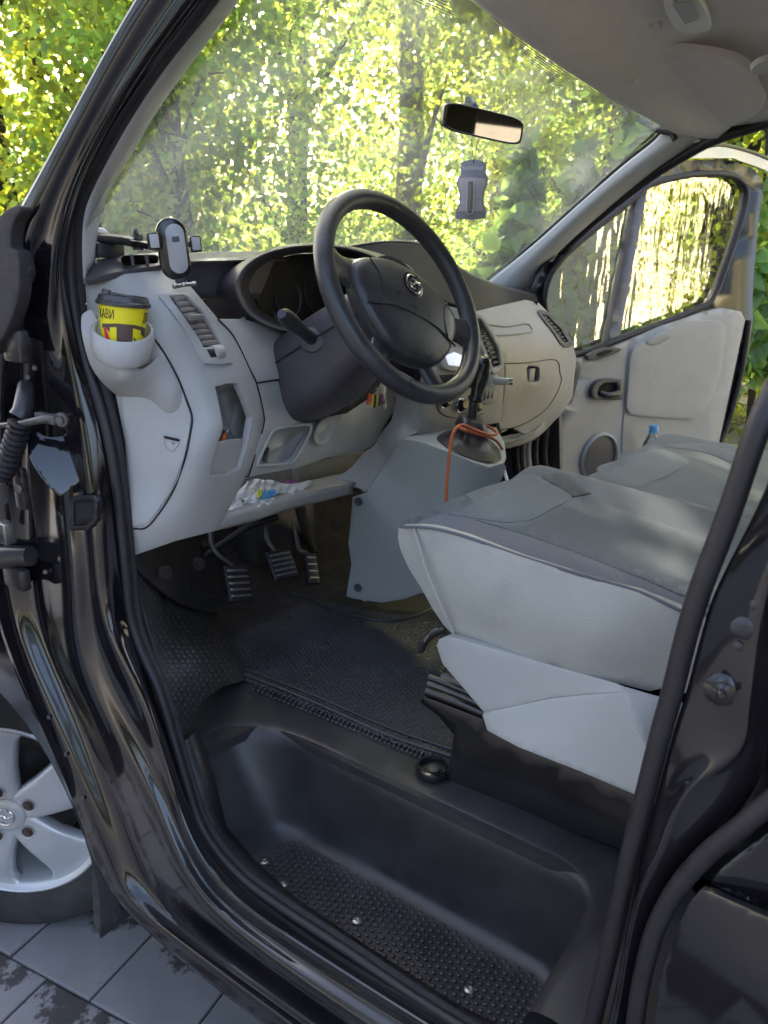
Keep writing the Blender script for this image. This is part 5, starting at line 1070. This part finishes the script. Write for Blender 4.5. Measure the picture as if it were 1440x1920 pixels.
def patch(name, quad, m, o=.0004, n=8):
    """print on the cup wall: corners (degrees, height) top-left, top-right, bottom-right, bottom-left"""
    vs_ = []; fs = []
    for j in range(n+1):
        for i in range(n+1):
            u, v = i/n, j/n; a = quad[0][0]*(1-u)*(1-v)+quad[1][0]*u*(1-v)+quad[2][0]*u*v+quad[3][0]*(1-u)*v; h = quad[0][1]*(1-u)*(1-v)+quad[1][1]*u*(1-v)+quad[2][1]*u*v+quad[3][1]*(1-u)*v
            vs_.append(CP(math.radians(a), h, o))
    for j in range(n):
        for i in range(n): fs.append((j*(n+1)+i, j*(n+1)+i+1, (j+1)*(n+1)+i+1, (j+1)*(n+1)+i))
    return wpar(mk(name, vs_, fs, m, None), cup)
patch('brown_print', [(-62,-.030),(-16,-.0265),(-16,-.0315),(-62,-.036)], 'brown_print')
patch('brown_print', [(-16,-.0265),(25,-.0265),(25,-.075),(-16,-.075)], 'brown_print')
patch('brown_print', [(25,-.0265),(70,-.031),(70,-.037),(25,-.0315)], 'brown_print')
patch('brown_print', [(50,-.031),(72,-.033),(72,-.046),(50,-.040)], 'brown_print')
patch('brown_print', [(26,-.045),(31,-.045),(58,-.068),(48,-.068)], 'brown_print')
patch('brown_print', [(-45,-.031),(-34,-.031),(-34,-.040),(-45,-.036)], 'brown_print')
patch('red_print', [(-56,-.036),(-46,-.034),(-34,-.052),(-50,-.052)], 'red')
wpar(text_mesh('КАВИ', .0185, 'ink', 'cup_lettering', None, lambda a, b, c: CP(math.radians(-46)+a/.036, -.021+b, .0004+c), depth=.0002, width=.62), cup)
wpar(text_mesh('ДО', .0185, 'ink', 'cup_lettering', None, lambda a, b, c: CP(math.radians(68)+a/.036, -.0225+b, .0004+c), depth=.0002, width=.62), cup)
sp = ctop+cupn*.012-rdir*.024; wpar(tube('lid_spout', [sp, sp+cupn*.006+rdir*.001], [.0075,.006], 'lid', None, seg=12), cup)
sp2 = ctop+cupn*.0105; wpar(tube('lid_ridge', [sp2-rdir*.022, sp2-rdir*.008+cupn*.001, sp2+rdir*.012], [.006,.004,.002], 'lid', None, seg=8), cup)

# ---------------------------------------------------------------- phone holder on a suction arm
phb = V(170,430,y=1.13)
ph = tag(empty('phone_holder', V(196,482,y=1.12)), 'black and grey phone holder clamp on a folding arm above the dashboard', 'phone holder')
def pw(o): return wpar(o, ph)
pc = V(325,467,y=.99); pn = (CAM-pc).normalized(); pn = (pn+Vector((0,-.35,.0))).normalized(); pu = (Vector((0,0,1))-pn*pn.z).normalized(); px_ = pu.cross(pn)
if px_.dot(cR) < 0: px_ = -px_
a_ = .09; pu, px_ = pu*math.cos(a_)-px_*math.sin(a_), px_*math.cos(a_)+pu*math.sin(a_)
def stad(w, h, o, n=12, c=pc):
    out = []; r = w/2
    for i in range(n+1): a = math.pi*i/n; out.append(c+px_*r*math.cos(a)+pu*((h/2-r)+r*math.sin(a))+pn*o)
    for i in range(n+1): a = math.pi+math.pi*i/n; out.append(c+px_*r*math.cos(a)+pu*(-(h/2-r)+r*math.sin(a))+pn*o)
    return out
kk = 1.12/1455*.98
pbody = pw(loft('clamp_body', [stad(.038,.084,-.016), stad(.044,.090,-.012), stad(.046,.092,.0), stad(.044,.090,.004), stad(.039,.085,.006)], 'gloss_black', None, nu=1, nv=2, cu=True, cap=True, flip=False))
f_c = pc+px_*.004
pw(loft('clamp_face', [stad(.028,.072,.004,c=f_c), stad(.028,.072,.0072,c=f_c), stad(.026,.070,.008,c=f_c)], 'grey_face', None, nu=1, nv=1, cu=True, cap=True, flip=False))
pw(rbox('face_window', f_c+pu*.014+pn*.0082, (.011,.008,.0012), 'dash_dark2', None, axes=(px_, pu, pn), bev=.0004))
for s_, px0 in ((-1, V(288,452,y=.985)), (1, V(366,457,y=.985))):
    pw(rbox('side_jaw', px0, (.018,.025,.014), 'gloss_black', None, axes=(px_, pu, pn), bev=.003)); pw(rbox('jaw_pad', px0+pn*.0075, (.013,.019,.002), 'grey_face', None, axes=(px_, pu, pn), bev=.001))
    pw(tube('jaw_bar', [pc-pn*.006+px_*s_*.02+pu*.006, px0-pn*.004], .0045, 'plastic_black', None, seg=8))
pw(rbox('foot_stem', V(338,523,y=.985), (.016,.022,.007), 'plastic_black', None, axes=(px_, pu, pn), bev=.002))
pw(tube('foot_bar', [V(325,538,y=.965), V(345,534,y=.963), V(367,533,y=.96)], .0032, 'metal', None, seg=8))
for q in (329,345,364): pw(rbox('foot_pad', V(q,534-(q-329)*.08,y=.96), (.007,.006,.006), 'metal', None, axes=(px_, pu, pn), bev=.0015))
pw(tube('arm', [V(184,446,y=1.12), V(230,450,y=1.09), V(258,455,y=1.06)], .0105, 'plastic_black', None, seg=8, flat=.8))
pw(tube('arm_slide', [V(250,455,y=1.065), V(275,459,y=1.04), V(300,464,y=1.01)], .0085, 'gloss_black', None, seg=8, flat=.8))
pw(rbox('arm_collar', V(258,454,y=1.06), (.008,.02,.024), 'metal_dark', None, bev=.002))
pw(tube('arm_screw', [V(254,438,y=1.06), V(254,430,y=1.06)], [.006,.003], 'plastic_black', None, seg=8))
pw(lathe('arm_pivot', [(.012,-.012),(.014,-.01),(.014,.01),(.012,.012)], V(187,444,y=1.125), (-.5,-1,0), 'metal', None, seg=20))
pw(lathe('suction_cup', [(.006,.0),(.014,.008),(.022,.016),(.026,.02)], V(184,424,y=1.14), (-.3,.9,.4), 'plastic_black', None, seg=24))
pw(rbox('suction_base', V(200,470,y=1.12), (.05,.03,.022), 'plastic_black', None, bev=.005))

# ---------------------------------------------------------------- air freshener hanging from the mirror
fy = 1.69
fr_o = [(864,305),(876,301),(888,299),(900,301),(911,305),(911,328),(915,334),(914,346),(907,362),(907,383),(911,396),(910,410),(882,412),(855,411),(853,398),(861,383),(861,362),(857,346),(858,334),(864,329)]
fc_ = V(888,299,d=fy)
af = tag(empty('air_freshener', fc_), 'grey card air freshener with glass vial hanging from the mirror', 'air freshener')
fn = (-cF+Vector((0,0,-.1))).normalized()
def FW(a, b, o=0): return V(a, b, pl=(fc_+fn*o, fn))
wpar(plate('card', [FW(a, b, 0) for a, b in fr_o], fn, .0025, 'card_grey', None, bev=.0006), af)
wpar(plate('card_insert', [FW(a, b, .0028) for a, b in ((861,334),(879,333),(889,333),(910,336),(911,345),(904,362),(904,383),(907,397),(858,397),(864,383),(864,362),(860,346))], fn, .0012, 'card_rose', None, bev=.0004), af)
glass_mat('vial_glass', (.85,.88,.80), 1.5, .10); wpar(tube('vial', [FW(882,342,.007), FW(882,360,.007), FW(881,385,.007), FW(880,398,.007)], [.0055,.006,.006,.0055], 'vial_glass', None, seg=14), af)
wpar(tube('vial_rim', [FW(876,342,.009), FW(876,370,.009), FW(875,396,.009), FW(880,401,.009), FW(886,397,.009), FW(888,370,.009), FW(888,342,.009)], .0007, 'white', None, seg=5), af)
wpar(text_mesh('NOWAX', .0115, 'white', 'card_lettering', None, lambda a, b, c: FW(887,319,.0032)+cR*a+(cU-cR*.03)*b+fn*c, depth=.0002, width=.95), af)
wpar(text_mesh('X', .0075, 'white', 'card_lettering', None, lambda a, b, c: FW(866,383,.0046)+cR*a+cU*b+fn*c, depth=.0002), af)
wpar(tube('card_rule', [FW(890,369,.0046), FW(905,369,.0046)], .0004, 'white', None, seg=4), af)
for e in ((884,262),(896,264)): wpar(tube('hanging_string', [V(*e, d=1.69), FW(888,304,.001)], .0009, 'ink', None, seg=5), af)
wpar(tube('string_knot', [FW(888,300,.002), FW(888,306,.002)], .0016, 'ink', None, seg=6), af)

# ---------------------------------------------------------------- key bunch, cord, bottle, papers, lighter, charger
kb = tag(empty('key_bunch', V(706,760,y=.93)), 'bunch of keys with coloured tags hanging from the ignition', 'keys')
wpar(plate('ignition_key', [V(a, b, y=.93) for a, b in ((714,716),(720,711),(723,725),(721,745),(724,765),(719,768),(714,745),(710,728))], (0,-1,0), .003, 'beige_plug', None, bev=.0006), kb)
for i, mm_ in enumerate(('red','orange','yellow_print','ink','yellow_print','dash_dark2','purple_print','metal')):
    wpar(tube('key_tag', [V(692+i*4,740-abs(i-4)*.6,y=.925-i*.001), V(690+i*4.3,752,y=.925-i*.001), V(688+i*4.6,764-abs(i-3)*2,y=.925)], .0023, mm_, None, seg=6, flat=.6), kb)
wpar(tube('key_ring', [V(706,738,y=.925)+Vector((math.cos(a)*.010,0,math.sin(a)*.010)) for a in [i*math.pi/6 for i in range(12)]], .0009, 'metal', None, seg=5, closed=True), kb)
cd = tube('orange_cord', [V(*a[:2], y=a[2]) for a in ((934,834,.90),(944,850,.86),(947,858,.85))], .0045, 'orange_cord', None, seg=8)
bpy.data.objects.remove(cd)
cpts = [V(a, b, y=c) for a, b, c in ((836,945,.765),(838,900,.775),(842,860,.785),(846,825,.795),(853,806,.80),(866,797,.805),(890,806,.80),(912,814,.80),(928,815,.815),(931,810,.84),(915,800,.90),(890,793,.92),(868,797,.885),(864,803,.83),(885,811,.803),(915,819,.806),(932,828,.835),(943,845,.845),(946,853,.85))]
tag(tube('orange_cord', cpts, .0036, 'orange_cord', None, seg=10, n=6), 'orange braided cord tied around the gear lever boot', 'cord')
bt_p = V(1222,832,pl=DP(.09)); btl = tag(empty('water_bottle', bt_p+Vector((0,0,-.12))), 'small clear water bottle with blue cap in the passenger door pocket', 'bottle')
glass_mat('bottle_plastic', (.82,.88,.93), 1.2, .12)
ub = Vector((0,0,1)); wpar(lathe('bottle_body', [(.031,-.15),(.033,-.14),(.033,-.02),(.030,.0),(.022,.02),(.0145,.036),(.0135,.05)], bt_p, ub, 'bottle_plastic', None, seg=24), btl)
wpar(lathe('bottle_cap', [(.016,.046),(.016,.064),(.0145,.067),(.004,.067)], bt_p, ub, 'blue_cap', None, seg=20), btl)
wpar(lathe('cap_ring', [(.0165,.040),(.0168,.043),(.0160,.0445)], bt_p, ub, 'blue_cap', None, seg=20, capend=False), btl)
# crumpled papers and packets on the shelf
def crumple(name, outline, y0, y1, m, label, cat, group=None, seed=1, amp=.006):
    rr = random.Random(seed); O = smo(outline, 4); cx = sum(p[0] for p in O)/len(O); cy = sum(p[1] for p in O)/len(O); ymin = min(p[1] for p in O); ymax = max(p[1] for p in O)
    def f(a, b): return y1+(y0-y1)*(b-ymin)/(ymax-ymin)+amp*math.sin(a*.17+seed)*math.cos(b*.3+seed*2)+amp*.5*math.sin(a*.4+b*.23)
    o = panel(name, outline, f, m, None, thick=.005, bev=.0015, step=6); tag(o, label, cat, group); return o
crumple('crumpled_receipt', [(416,955),(424,938),(446,932),(453,940),(452,954),(436,957)], .995, 1.03, 'paper', 'small white folded paper at the left end of the shelf', 'paper', 'papers on the dash shelf', 3)
crumple('paper_bag', [(440,928),(452,915),(470,900),(488,898),(500,905),(494,915),(500,928),(517,936),(500,944),(484,948),(468,940),(455,933)], 1.0, 1.09, 'paper', 'crumpled white paper bag on the dash shelf', 'paper', 'papers on the dash shelf', 5, .009)
crumple('paper_packet', [(490,905),(505,899),(530,906),(556,906),(580,900),(584,906),(576,915),(556,922),(530,922),(512,926),(498,918)], 1.06, 1.13, 'paper', 'long flattened white packet at the right of the shelf', 'paper', 'papers on the dash shelf', 8, .007)
bl_ = crumple('blue_wrapper', [(486,924),(500,920),(516,917),(512,928),(498,932)], 1.02, 1.05, 'blue_print', 'small blue wrapper between the white papers', 'wrapper', None, 2)
crumple('yellow_wrapper', [(482,922),(489,919),(492,928),(486,930)], 1.015, 1.035, 'yellow_print', 'tiny yellow green wrapper beside the blue one', 'wrapper', None, 4)
crumple('purple_wrapper', [(535,902),(550,900),(560,904),(548,908),(538,907)], 1.12, 1.15, 'purple_print', 'thin purple wrapper edge on the long white packet', 'wrapper', None, 6)
lg = tag(empty('lighter', V(421,826,y=.97)), 'small bright orange lighter in the tall dashboard pocket', 'lighter')
wpar(tube('lighter_body', [V(418,828,y=.965), V(422,814,y=.965)], .0055, 'orange', None, seg=10, flat=.6), lg); wpar(rbox('lighter_top', V(423,810,y=.965), (.008,.006,.006), 'metal', None, bev=.001), lg)
ug = tag(empty('usb_charger', V(928,716,y=.93)), 'beige plug-in charger with two slots in the centre socket', 'charger')
ua, ue = V(926,714,y=.935), V(958,716,y=.875); ud = (ue-ua).normalized(); ux, uy, _ = frame(ud)
wpar(rbox('charger_body', ua.lerp(ue,.55), (.022,.018,(ue-ua).length*.9), 'beige_plug', None, axes=(ux, uy, ud), bev=.004, seg=3), ug)
wpar(lathe('socket_ring', [(.017,0),(.017,.004),(.013,.005)], ua, ud, 'white', None, seg=20), ug)
for k in (-.005,.005): wpar(rbox('usb_slot', ua.lerp(ue,.55)+ud*(ue-ua).length*.45+uy*k, (.012,.003,.002), 'hole', None, axes=(ux, uy, ud), bev=0), ug)
# ---------------------------------------------------------------- ground and paving
mat('soil', (.09,.085,.06), .95, var=.5, vscale=3, bump=('noise', 20, 1, .05))
mat('paver', (.19,.19,.195), .7, var=.16, vscale=5, bump=('noise', 160, .35, .002), dirt=((.04,.038,.038), 2.6, .55, .575))
mat('joint', (.03,.028,.026), .95)
mat('asphalt_pale', (.17,.17,.172), .9, var=.12, vscale=4, bump=('noise', 120, .4, .004))
mat('cream_wall', (.42,.44,.48), .8, var=.06, vscale=3, bump=('noise', 40, .3, .004))
mat('warm_wall', (.78,.70,.48), .8, var=.06, vscale=3, bump=('noise', 40, .3, .004))
mat('roof_tile', (.28,.12,.08), .8, var=.2, vscale=4)
gr = tag(mk('ground', [(-60,-60,-.02),(80,-60,-.02),(80,80,-.02),(-60,80,-.02)], [(0,1,2,3)], 'soil', None, smooth=False), kind='structure')
pv = tag(mk('pavement', [(-8,-10,-.012),(4.6,-10,-.012),(4.6,6,-.012),(-8,6,-.012)], [(0,1,2,3)], 'asphalt_pale', None, smooth=False), kind='structure')
tag(mk('paving_bed', [(-.9,.0,-.008),(1.4,.0,-.008),(1.4,3.2,-.008),(-.9,3.2,-.008)], [(0,1,2,3)], 'joint', None, smooth=False), kind='structure')
# paving slabs laid on the two joint directions measured on the ground
O_ = V(166,1876,z=0); e2 = (V(0,1783,z=0)-O_); e2.z = 0; d2 = e2.normalized(); e1 = (V(273,1765,z=0)-O_); d1 = Vector((-d2.y, d2.x, 0)); d1 = d1 if d1.dot(e1) > 0 else -d1
sa, sb = .235, .24
pm = {}
def paver_mesh(i):
    r_ = random.Random(i); bm = bmesh.new(); g = .0045; a, b = sa-g, sb-g
    vs_ = [bm.verts.new(((x-.5)*a, (y-.5)*b, z)) for z in (-.05, 0) for x, y in ((0,0),(1,0),(1,1),(0,1))]
    for f in ((3,2,1,0),(4,5,6,7),(0,1,5,4),(1,2,6,5),(2,3,7,6),(3,0,4,7)): bm.faces.new([vs_[k] for k in f])
    tope = [e for e in bm.edges if all(v.co.z > -.01 for v in e.verts)]
    bmesh.ops.bevel(bm, geom=tope, offset=.004, segments=2, affect='EDGES', profile=.5)
    me = bpy.data.meshes.new('paver'); bm.to_mesh(me); bm.free(); me.materials.append(M['paver']); return me
pme = paver_mesh(0)
n_p = 0
rotz = math.atan2(d2.y, d2.x)
for i in range(-7, 12):
    for j in range(-5, 8):
        c = O_+d2*(i+.5+(.5 if j % 2 else 0))*sa+d1*(j+.5)*sb
        if c.y > 3.0 or c.y < .1 or c.x < -.7 or c.x > 1.2: continue
        o = bpy.data.objects.new('paver', pme); COL.objects.link(o); o.parent = pv; o.location = (c.x, c.y, rnd.uniform(-.0025,.001)); o.rotation_euler = (rnd.uniform(-.006,.006), rnd.uniform(-.006,.006), rotz+rnd.uniform(-.006,.006)); n_p += 1
tag(mk('path', [(2.6,-8,-.006),(14,-8,-.006),(14,1.5,-.006),(2.6,1.5,-.006)], [(0,1,2,3)], 'asphalt_pale', None, smooth=False), kind='structure')

# ---------------------------------------------------------------- foliage
def leaf_cloud(name, C, size, m, parent, seed, up=.35, shape='leaf', tilt=None):
    rng = np.random.default_rng(seed); n = len(C); C = np.asarray(C, float)
    d = rng.normal(size=(n,3)); d[:,2] -= .35; d /= np.linalg.norm(d, axis=1)[:,None]
    nn = rng.normal(size=(n,3)); nn[:,2] = np.abs(nn[:,2])+up; nn -= d*(nn*d).sum(1)[:,None]; nn /= np.linalg.norm(nn, axis=1)[:,None]
    s = np.cross(d, nn); L = size*rng.uniform(.65,1.35,n)[:,None]; W = L*rng.uniform(.62,.8,n)[:,None]
    if shape == 'leaf': T = [(0,0,0),(.45,.5,.10),(1,0,-.04),(.45,-.5,.10)]; F = [(0,1,2),(0,2,3)]
    else: T = [(.06,0,0),(-.04,.22,.03),(.18,.5,.09),(.55,.40,.08),(1.05,0,-.08),(.55,-.40,.08),(.18,-.5,.09),(-.04,-.22,.03)]; F = [(0,1,2,3),(0,3,4),(0,4,5),(0,5,6,7)]
    k = len(T); vs_ = np.empty((n,k,3))
    for i, (a, b, c) in enumerate(T): vs_[:,i] = C+d*L*a+s*W*b+nn*L*c
    base = (np.arange(n)*k)[:,None]
    tot = [len(f) for f in F]; idx = np.concatenate([base+np.array(f) for f in F], 1).ravel()
    me = bpy.data.meshes.new(name); me.vertices.add(n*k); me.vertices.foreach_set('co', vs_.ravel())
    me.loops.add(len(idx)); me.loops.foreach_set('vertex_index', idx.astype(np.int32))
    lt_ = np.tile(np.array(tot), n); ls = np.concatenate([[0], np.cumsum(lt_)[:-1]]); me.polygons.add(len(lt_)); me.polygons.foreach_set('loop_start', ls.astype(np.int32)); me.polygons.foreach_set('loop_total', lt_.astype(np.int32)); me.update(); me.validate()
    me.materials.append(M[m]); o = bpy.data.objects.new(name, me); return link(o, parent)
def tree(label, pos, H, R, m, seed, trunk_r=.16, z0=1.2, clumps=150, per=210, size=.082, bark='bark_dark', spread=.42, name='leafy_tree', lean=(0,0), group='trees in front of the van'):
    rr = random.Random(seed); rng = np.random.default_rng(seed); t = empty(name, (pos[0], pos[1], 0)); tag(t, label, 'tree', group)
    P = [Vector((lean[0]*k*k*.02, lean[1]*k*k*.02, H*k/8))+Vector((rr.uniform(-.06,.06), rr.uniform(-.06,.06), 0)) for k in range(8)]
    tube('trunk', P, [trunk_r*(1.25 if k == 0 else 1-.1*k) for k in range(8)], bark, t, seg=10, n=2)
    cl = []
    for i in range(clumps):
        while True:
            u = rng.normal(size=3); u /= np.linalg.norm(u); r = rng.uniform(.35,1)**.5; h = rng.uniform(0,1)
            z = z0+(H*1.12-z0)*h; w = R*(math.sin(math.pi*(.12+.80*h))**.7)*rng.uniform(.15,1)**.5; a = rng.uniform(0,2*math.pi); c = np.array([w*math.cos(a)+lean[0]*.3*h, w*math.sin(a)+lean[1]*.3*h, z]); break
        cl.append(c)
    for i in range(10):
        c = cl[i*max(1,clumps//10)]; s0 = P[min(7, max(1, int(c[2]/H*6)))]
        tube('limb', [s0, s0.lerp(Vector(c), .5)+Vector((0,0,.25)), Vector(c)], [trunk_r*.38, trunk_r*.22, trunk_r*.08], bark, t, seg=6, n=3)
    pts = np.concatenate([c+rng.normal(size=(per,3))*np.array([spread,spread,spread*.62])*rng.uniform(.55,1.2) for c in cl])
    leaf_cloud('crown', pts, size, m, t, seed+100)
    return t
def at(px, dist):   # a spot on the ground in the direction of an image column
    r = ray(px, 500); k = dist/math.hypot(r.x, r.y); return (CAM.x+r.x*k, CAM.y+r.y*k)
tree('yellow green leafy tree at the left edge, outside the pillar', at(20,9.0), 9, 2.6, 'leaf_yellow', 11, z0=.6)
tree('leafy tree with dark trunk just left of the windscreen pillar', at(110,12), 11, 3.0, 'leaf_green', 12, clumps=170)
tree('leafy green tree behind the phone holder', at(330,9.0), 9, 2.6, 'leaf_green', 13, z0=.5, clumps=170)
tree('bluish green leafy tree standing nearest, behind the phone holder arm', at(350,6.6), 4.2, 1.1, 'leaf_green', 23, trunk_r=.07, z0=1.0, clumps=60, per=150, size=.075, spread=.3)
tree('sunlit yellow green tree above the steering wheel', at(560,11), 12, 3.1, 'leaf_yellow', 14, z0=.5, clumps=190)
tree('tall tree with pale thick trunk behind the mirror', at(752,10.5), 12, 2.6, 'leaf_yellow', 15, trunk_r=.20, bark='bark', z0=2.9, clumps=110)
tree('leafy green tree right of the pale trunk', at(930,12), 11, 2.8, 'leaf_green', 16, z0=.5, clumps=150)
tree('leafy tree beyond the passenger pillar', at(1130,10), 10, 2.6, 'leaf_yellow', 17, z0=.4, clumps=150)
tree('sunlit tree behind the open passenger door', at(1330,8.5), 9, 2.5, 'leaf_yellow', 18, z0=.4, clumps=150)
tree('leafy tree beyond the right edge of the open door', at(1560,9), 9, 2.6, 'leaf_green', 19, z0=.4, clumps=150)
for i, (px, dd) in enumerate(((-60,17),(220,18),(450,18),(680,20),(900,18),(1150,17),(1400,16))):
    pass
# distant wood that reads as one mass
rng = np.random.default_rng(5); pts = []
for i in range(950):
    px = rng.uniform(-250,1800); dd = rng.uniform(17,22); x, y = at(px, dd); z = .2+7.6*rng.uniform(0,1)**1.1
    if z > 2.8 and (470 < px < 640 or px < 130): continue
    pts.append(np.array([x, y, z])+rng.normal(size=(75,3))*np.array([.6,.6,.45]))
w_ = leaf_cloud('distant_wood', np.concatenate(pts), .17, 'leaf_green', None, 77); tag(w_, 'far green wood closing the view behind the trees', 'wood', kind='stuff')
# vine-covered hedge beside the passenger side
hd_ = empty('vine_hedge', (3.9,1.7,0)); tag(hd_, 'tall hedge of broad heart-shaped vine leaves seen through the right of the windscreen', 'hedge')
hd2 = empty('vine_hedge', (4.5,.9,0)); tag(hd2, 'vine foliage hanging beyond the outer edge of the open passenger door', 'hedge')
rng = np.random.default_rng(21)
def hedge_pts(n, depth, zt, p0=905, p1=1195):
    out = []
    for i in range(n):
        px = rng.uniform(p0,p1); dd = 5.2+.35*math.sin(px*.013)+rng.uniform(0,depth); x, y = at(px, dd); top = zt*(.80+.20*math.sin(px*.021+1)+.12*math.sin(px*.06))*(.45+.55*min(1,(px-890)/190))
        z = .15+(top)*rng.uniform(0,1)**.8
        if px > 1375 and z < .80: z += .75
        out.append((x, y, z))
    return np.array(out)
w0 = hedge_pts(5200,.30,2.95); w1 = hedge_pts(2200,.30,2.8,1405,1680)
wpar(leaf_cloud('foliage', w1, .115, 'leaf_vine', None, 32, shape='heart'), hd2)
a = Vector((*at(1470,5.5), 0)); wpar(tube('stem', [a, a+Vector((.1,.1,1.0)), a+Vector((-.1,.2,2.3))], [.03,.022,.01], 'bark_dark', None, seg=7), hd2)
wpar(leaf_cloud('foliage', w0, .105, 'leaf_vine', None, 31, shape='heart'), hd_)
for k in range(3):
    a = Vector((*at(960+k*85,5.65), 0)); wpar(tube('stem', [a, a+Vector((rnd.uniform(-.2,.2), rnd.uniform(-.2,.2), 1.0)), a+Vector((rnd.uniform(-.3,.3), rnd.uniform(-.3,.3), 1.7))], [.03,.022,.01], 'bark_dark', None, seg=7), hd_)
lm = leaf_cloud('leaf', np.zeros((1,3)), .14, 'leaf_vine', hd_, 3, shape='heart'); lme = lm.data; bpy.data.objects.remove(lm)
for k in range(150):
    px = rnd.uniform(915,1195); dd = 5.05+.35*math.sin(px*.013)-rnd.uniform(0,.12); x, y = at(px, dd); top = 2.95*(.80+.20*math.sin(px*.021+1))*(.45+.55*min(1,(px-890)/190))
    o = bpy.data.objects.new('leaf', lme); COL.objects.link(o); o.parent = hd_; o.location = (x-3.9, y-1.7, .9+(top-.9)*rnd.random()); o.rotation_euler = (rnd.uniform(-.9,.9), rnd.uniform(-.9,.9), rnd.uniform(0,6.28)); s_ = rnd.uniform(.7,1.25); o.scale = (s_, s_, s_)

# unseen house and trees added for the glass and paint to reflect
def house(label, c, w, dp, h, ang, wm, name='house'):
    hs = empty(name, (c[0], c[1], 0)); tag(hs, label, 'house', 'unseen houses for reflections'); hs.rotation_euler[2] = ang
    rbox('wall', (0,0,h/2), (w,dp,h), wm, hs, bev=.02, seg=1)
    mk('roof', [(-w/2-.4,-dp/2-.5,h),(w/2+.4,-dp/2-.5,h),(w/2+.4,dp/2+.5,h),(-w/2-.4,dp/2+.5,h),(-w/2-.4,0,h+2),(w/2+.4,0,h+2)], [(0,1,5,4),(2,3,4,5),(0,4,3),(1,2,5)], 'roof_tile', hs, smooth=False, solid=.1)
    for k in (-.3,0,.3):
        for zz in (1.4,4.0):
            if zz+1.2 < h:
                wd = rbox('window', (k*w, -dp/2-.02, zz+.6), (1.1,.06,1.3), 'white', hs, bev=.01, seg=1); rbox('pane', (k*w, -dp/2-.055, zz+.6), (.9,.02,1.1), 'hole', wd, bev=0)
    return hs
for i, (x, y) in enumerate(((-11,-6),(-12,1.5),(-9.5,7))):
    tree(('unseen dark green tree added behind the viewer for reflections', 'unseen dark green tree added straight behind the viewer for reflections', 'unseen dark green tree added beside the van front for reflections')[i], (x, y), 7.5, 2.6, 'leaf_dark', 51+i, z0=.3, clumps=70, per=90, size=.17, group='unseen trees for reflections')
house('unseen cream house behind the van, for the passenger window to reflect', (11.5,-13), 9, 6, 5.6, math.pi, 'warm_wall')
tree('unseen sunlit tree added to reflect in the passenger window', (6.8,-5.2), 6.5, 1.8, 'leaf_yellow', 41, z0=.8, clumps=70, group='unseen trees for reflections')
tree('unseen small yellow tree added beside the van for the window reflection', (5.0,-3.0), 5.0, 1.3, 'leaf_yellow', 43, z0=.5, clumps=50, per=120, group='unseen trees for reflections')

# ---------------------------------------------------------------- keep the tree at thing > part > sub-part
def level(o):
    n = 1
    while o.parent is not None: o = o.parent; n += 1
    return n
ch = True
while ch:
    ch = False
    for o in list(COL.objects):
        if o.parent is not None and level(o) == 3 and len(o.children) and o.parent.parent is van:
            o.parent = van; ch = True
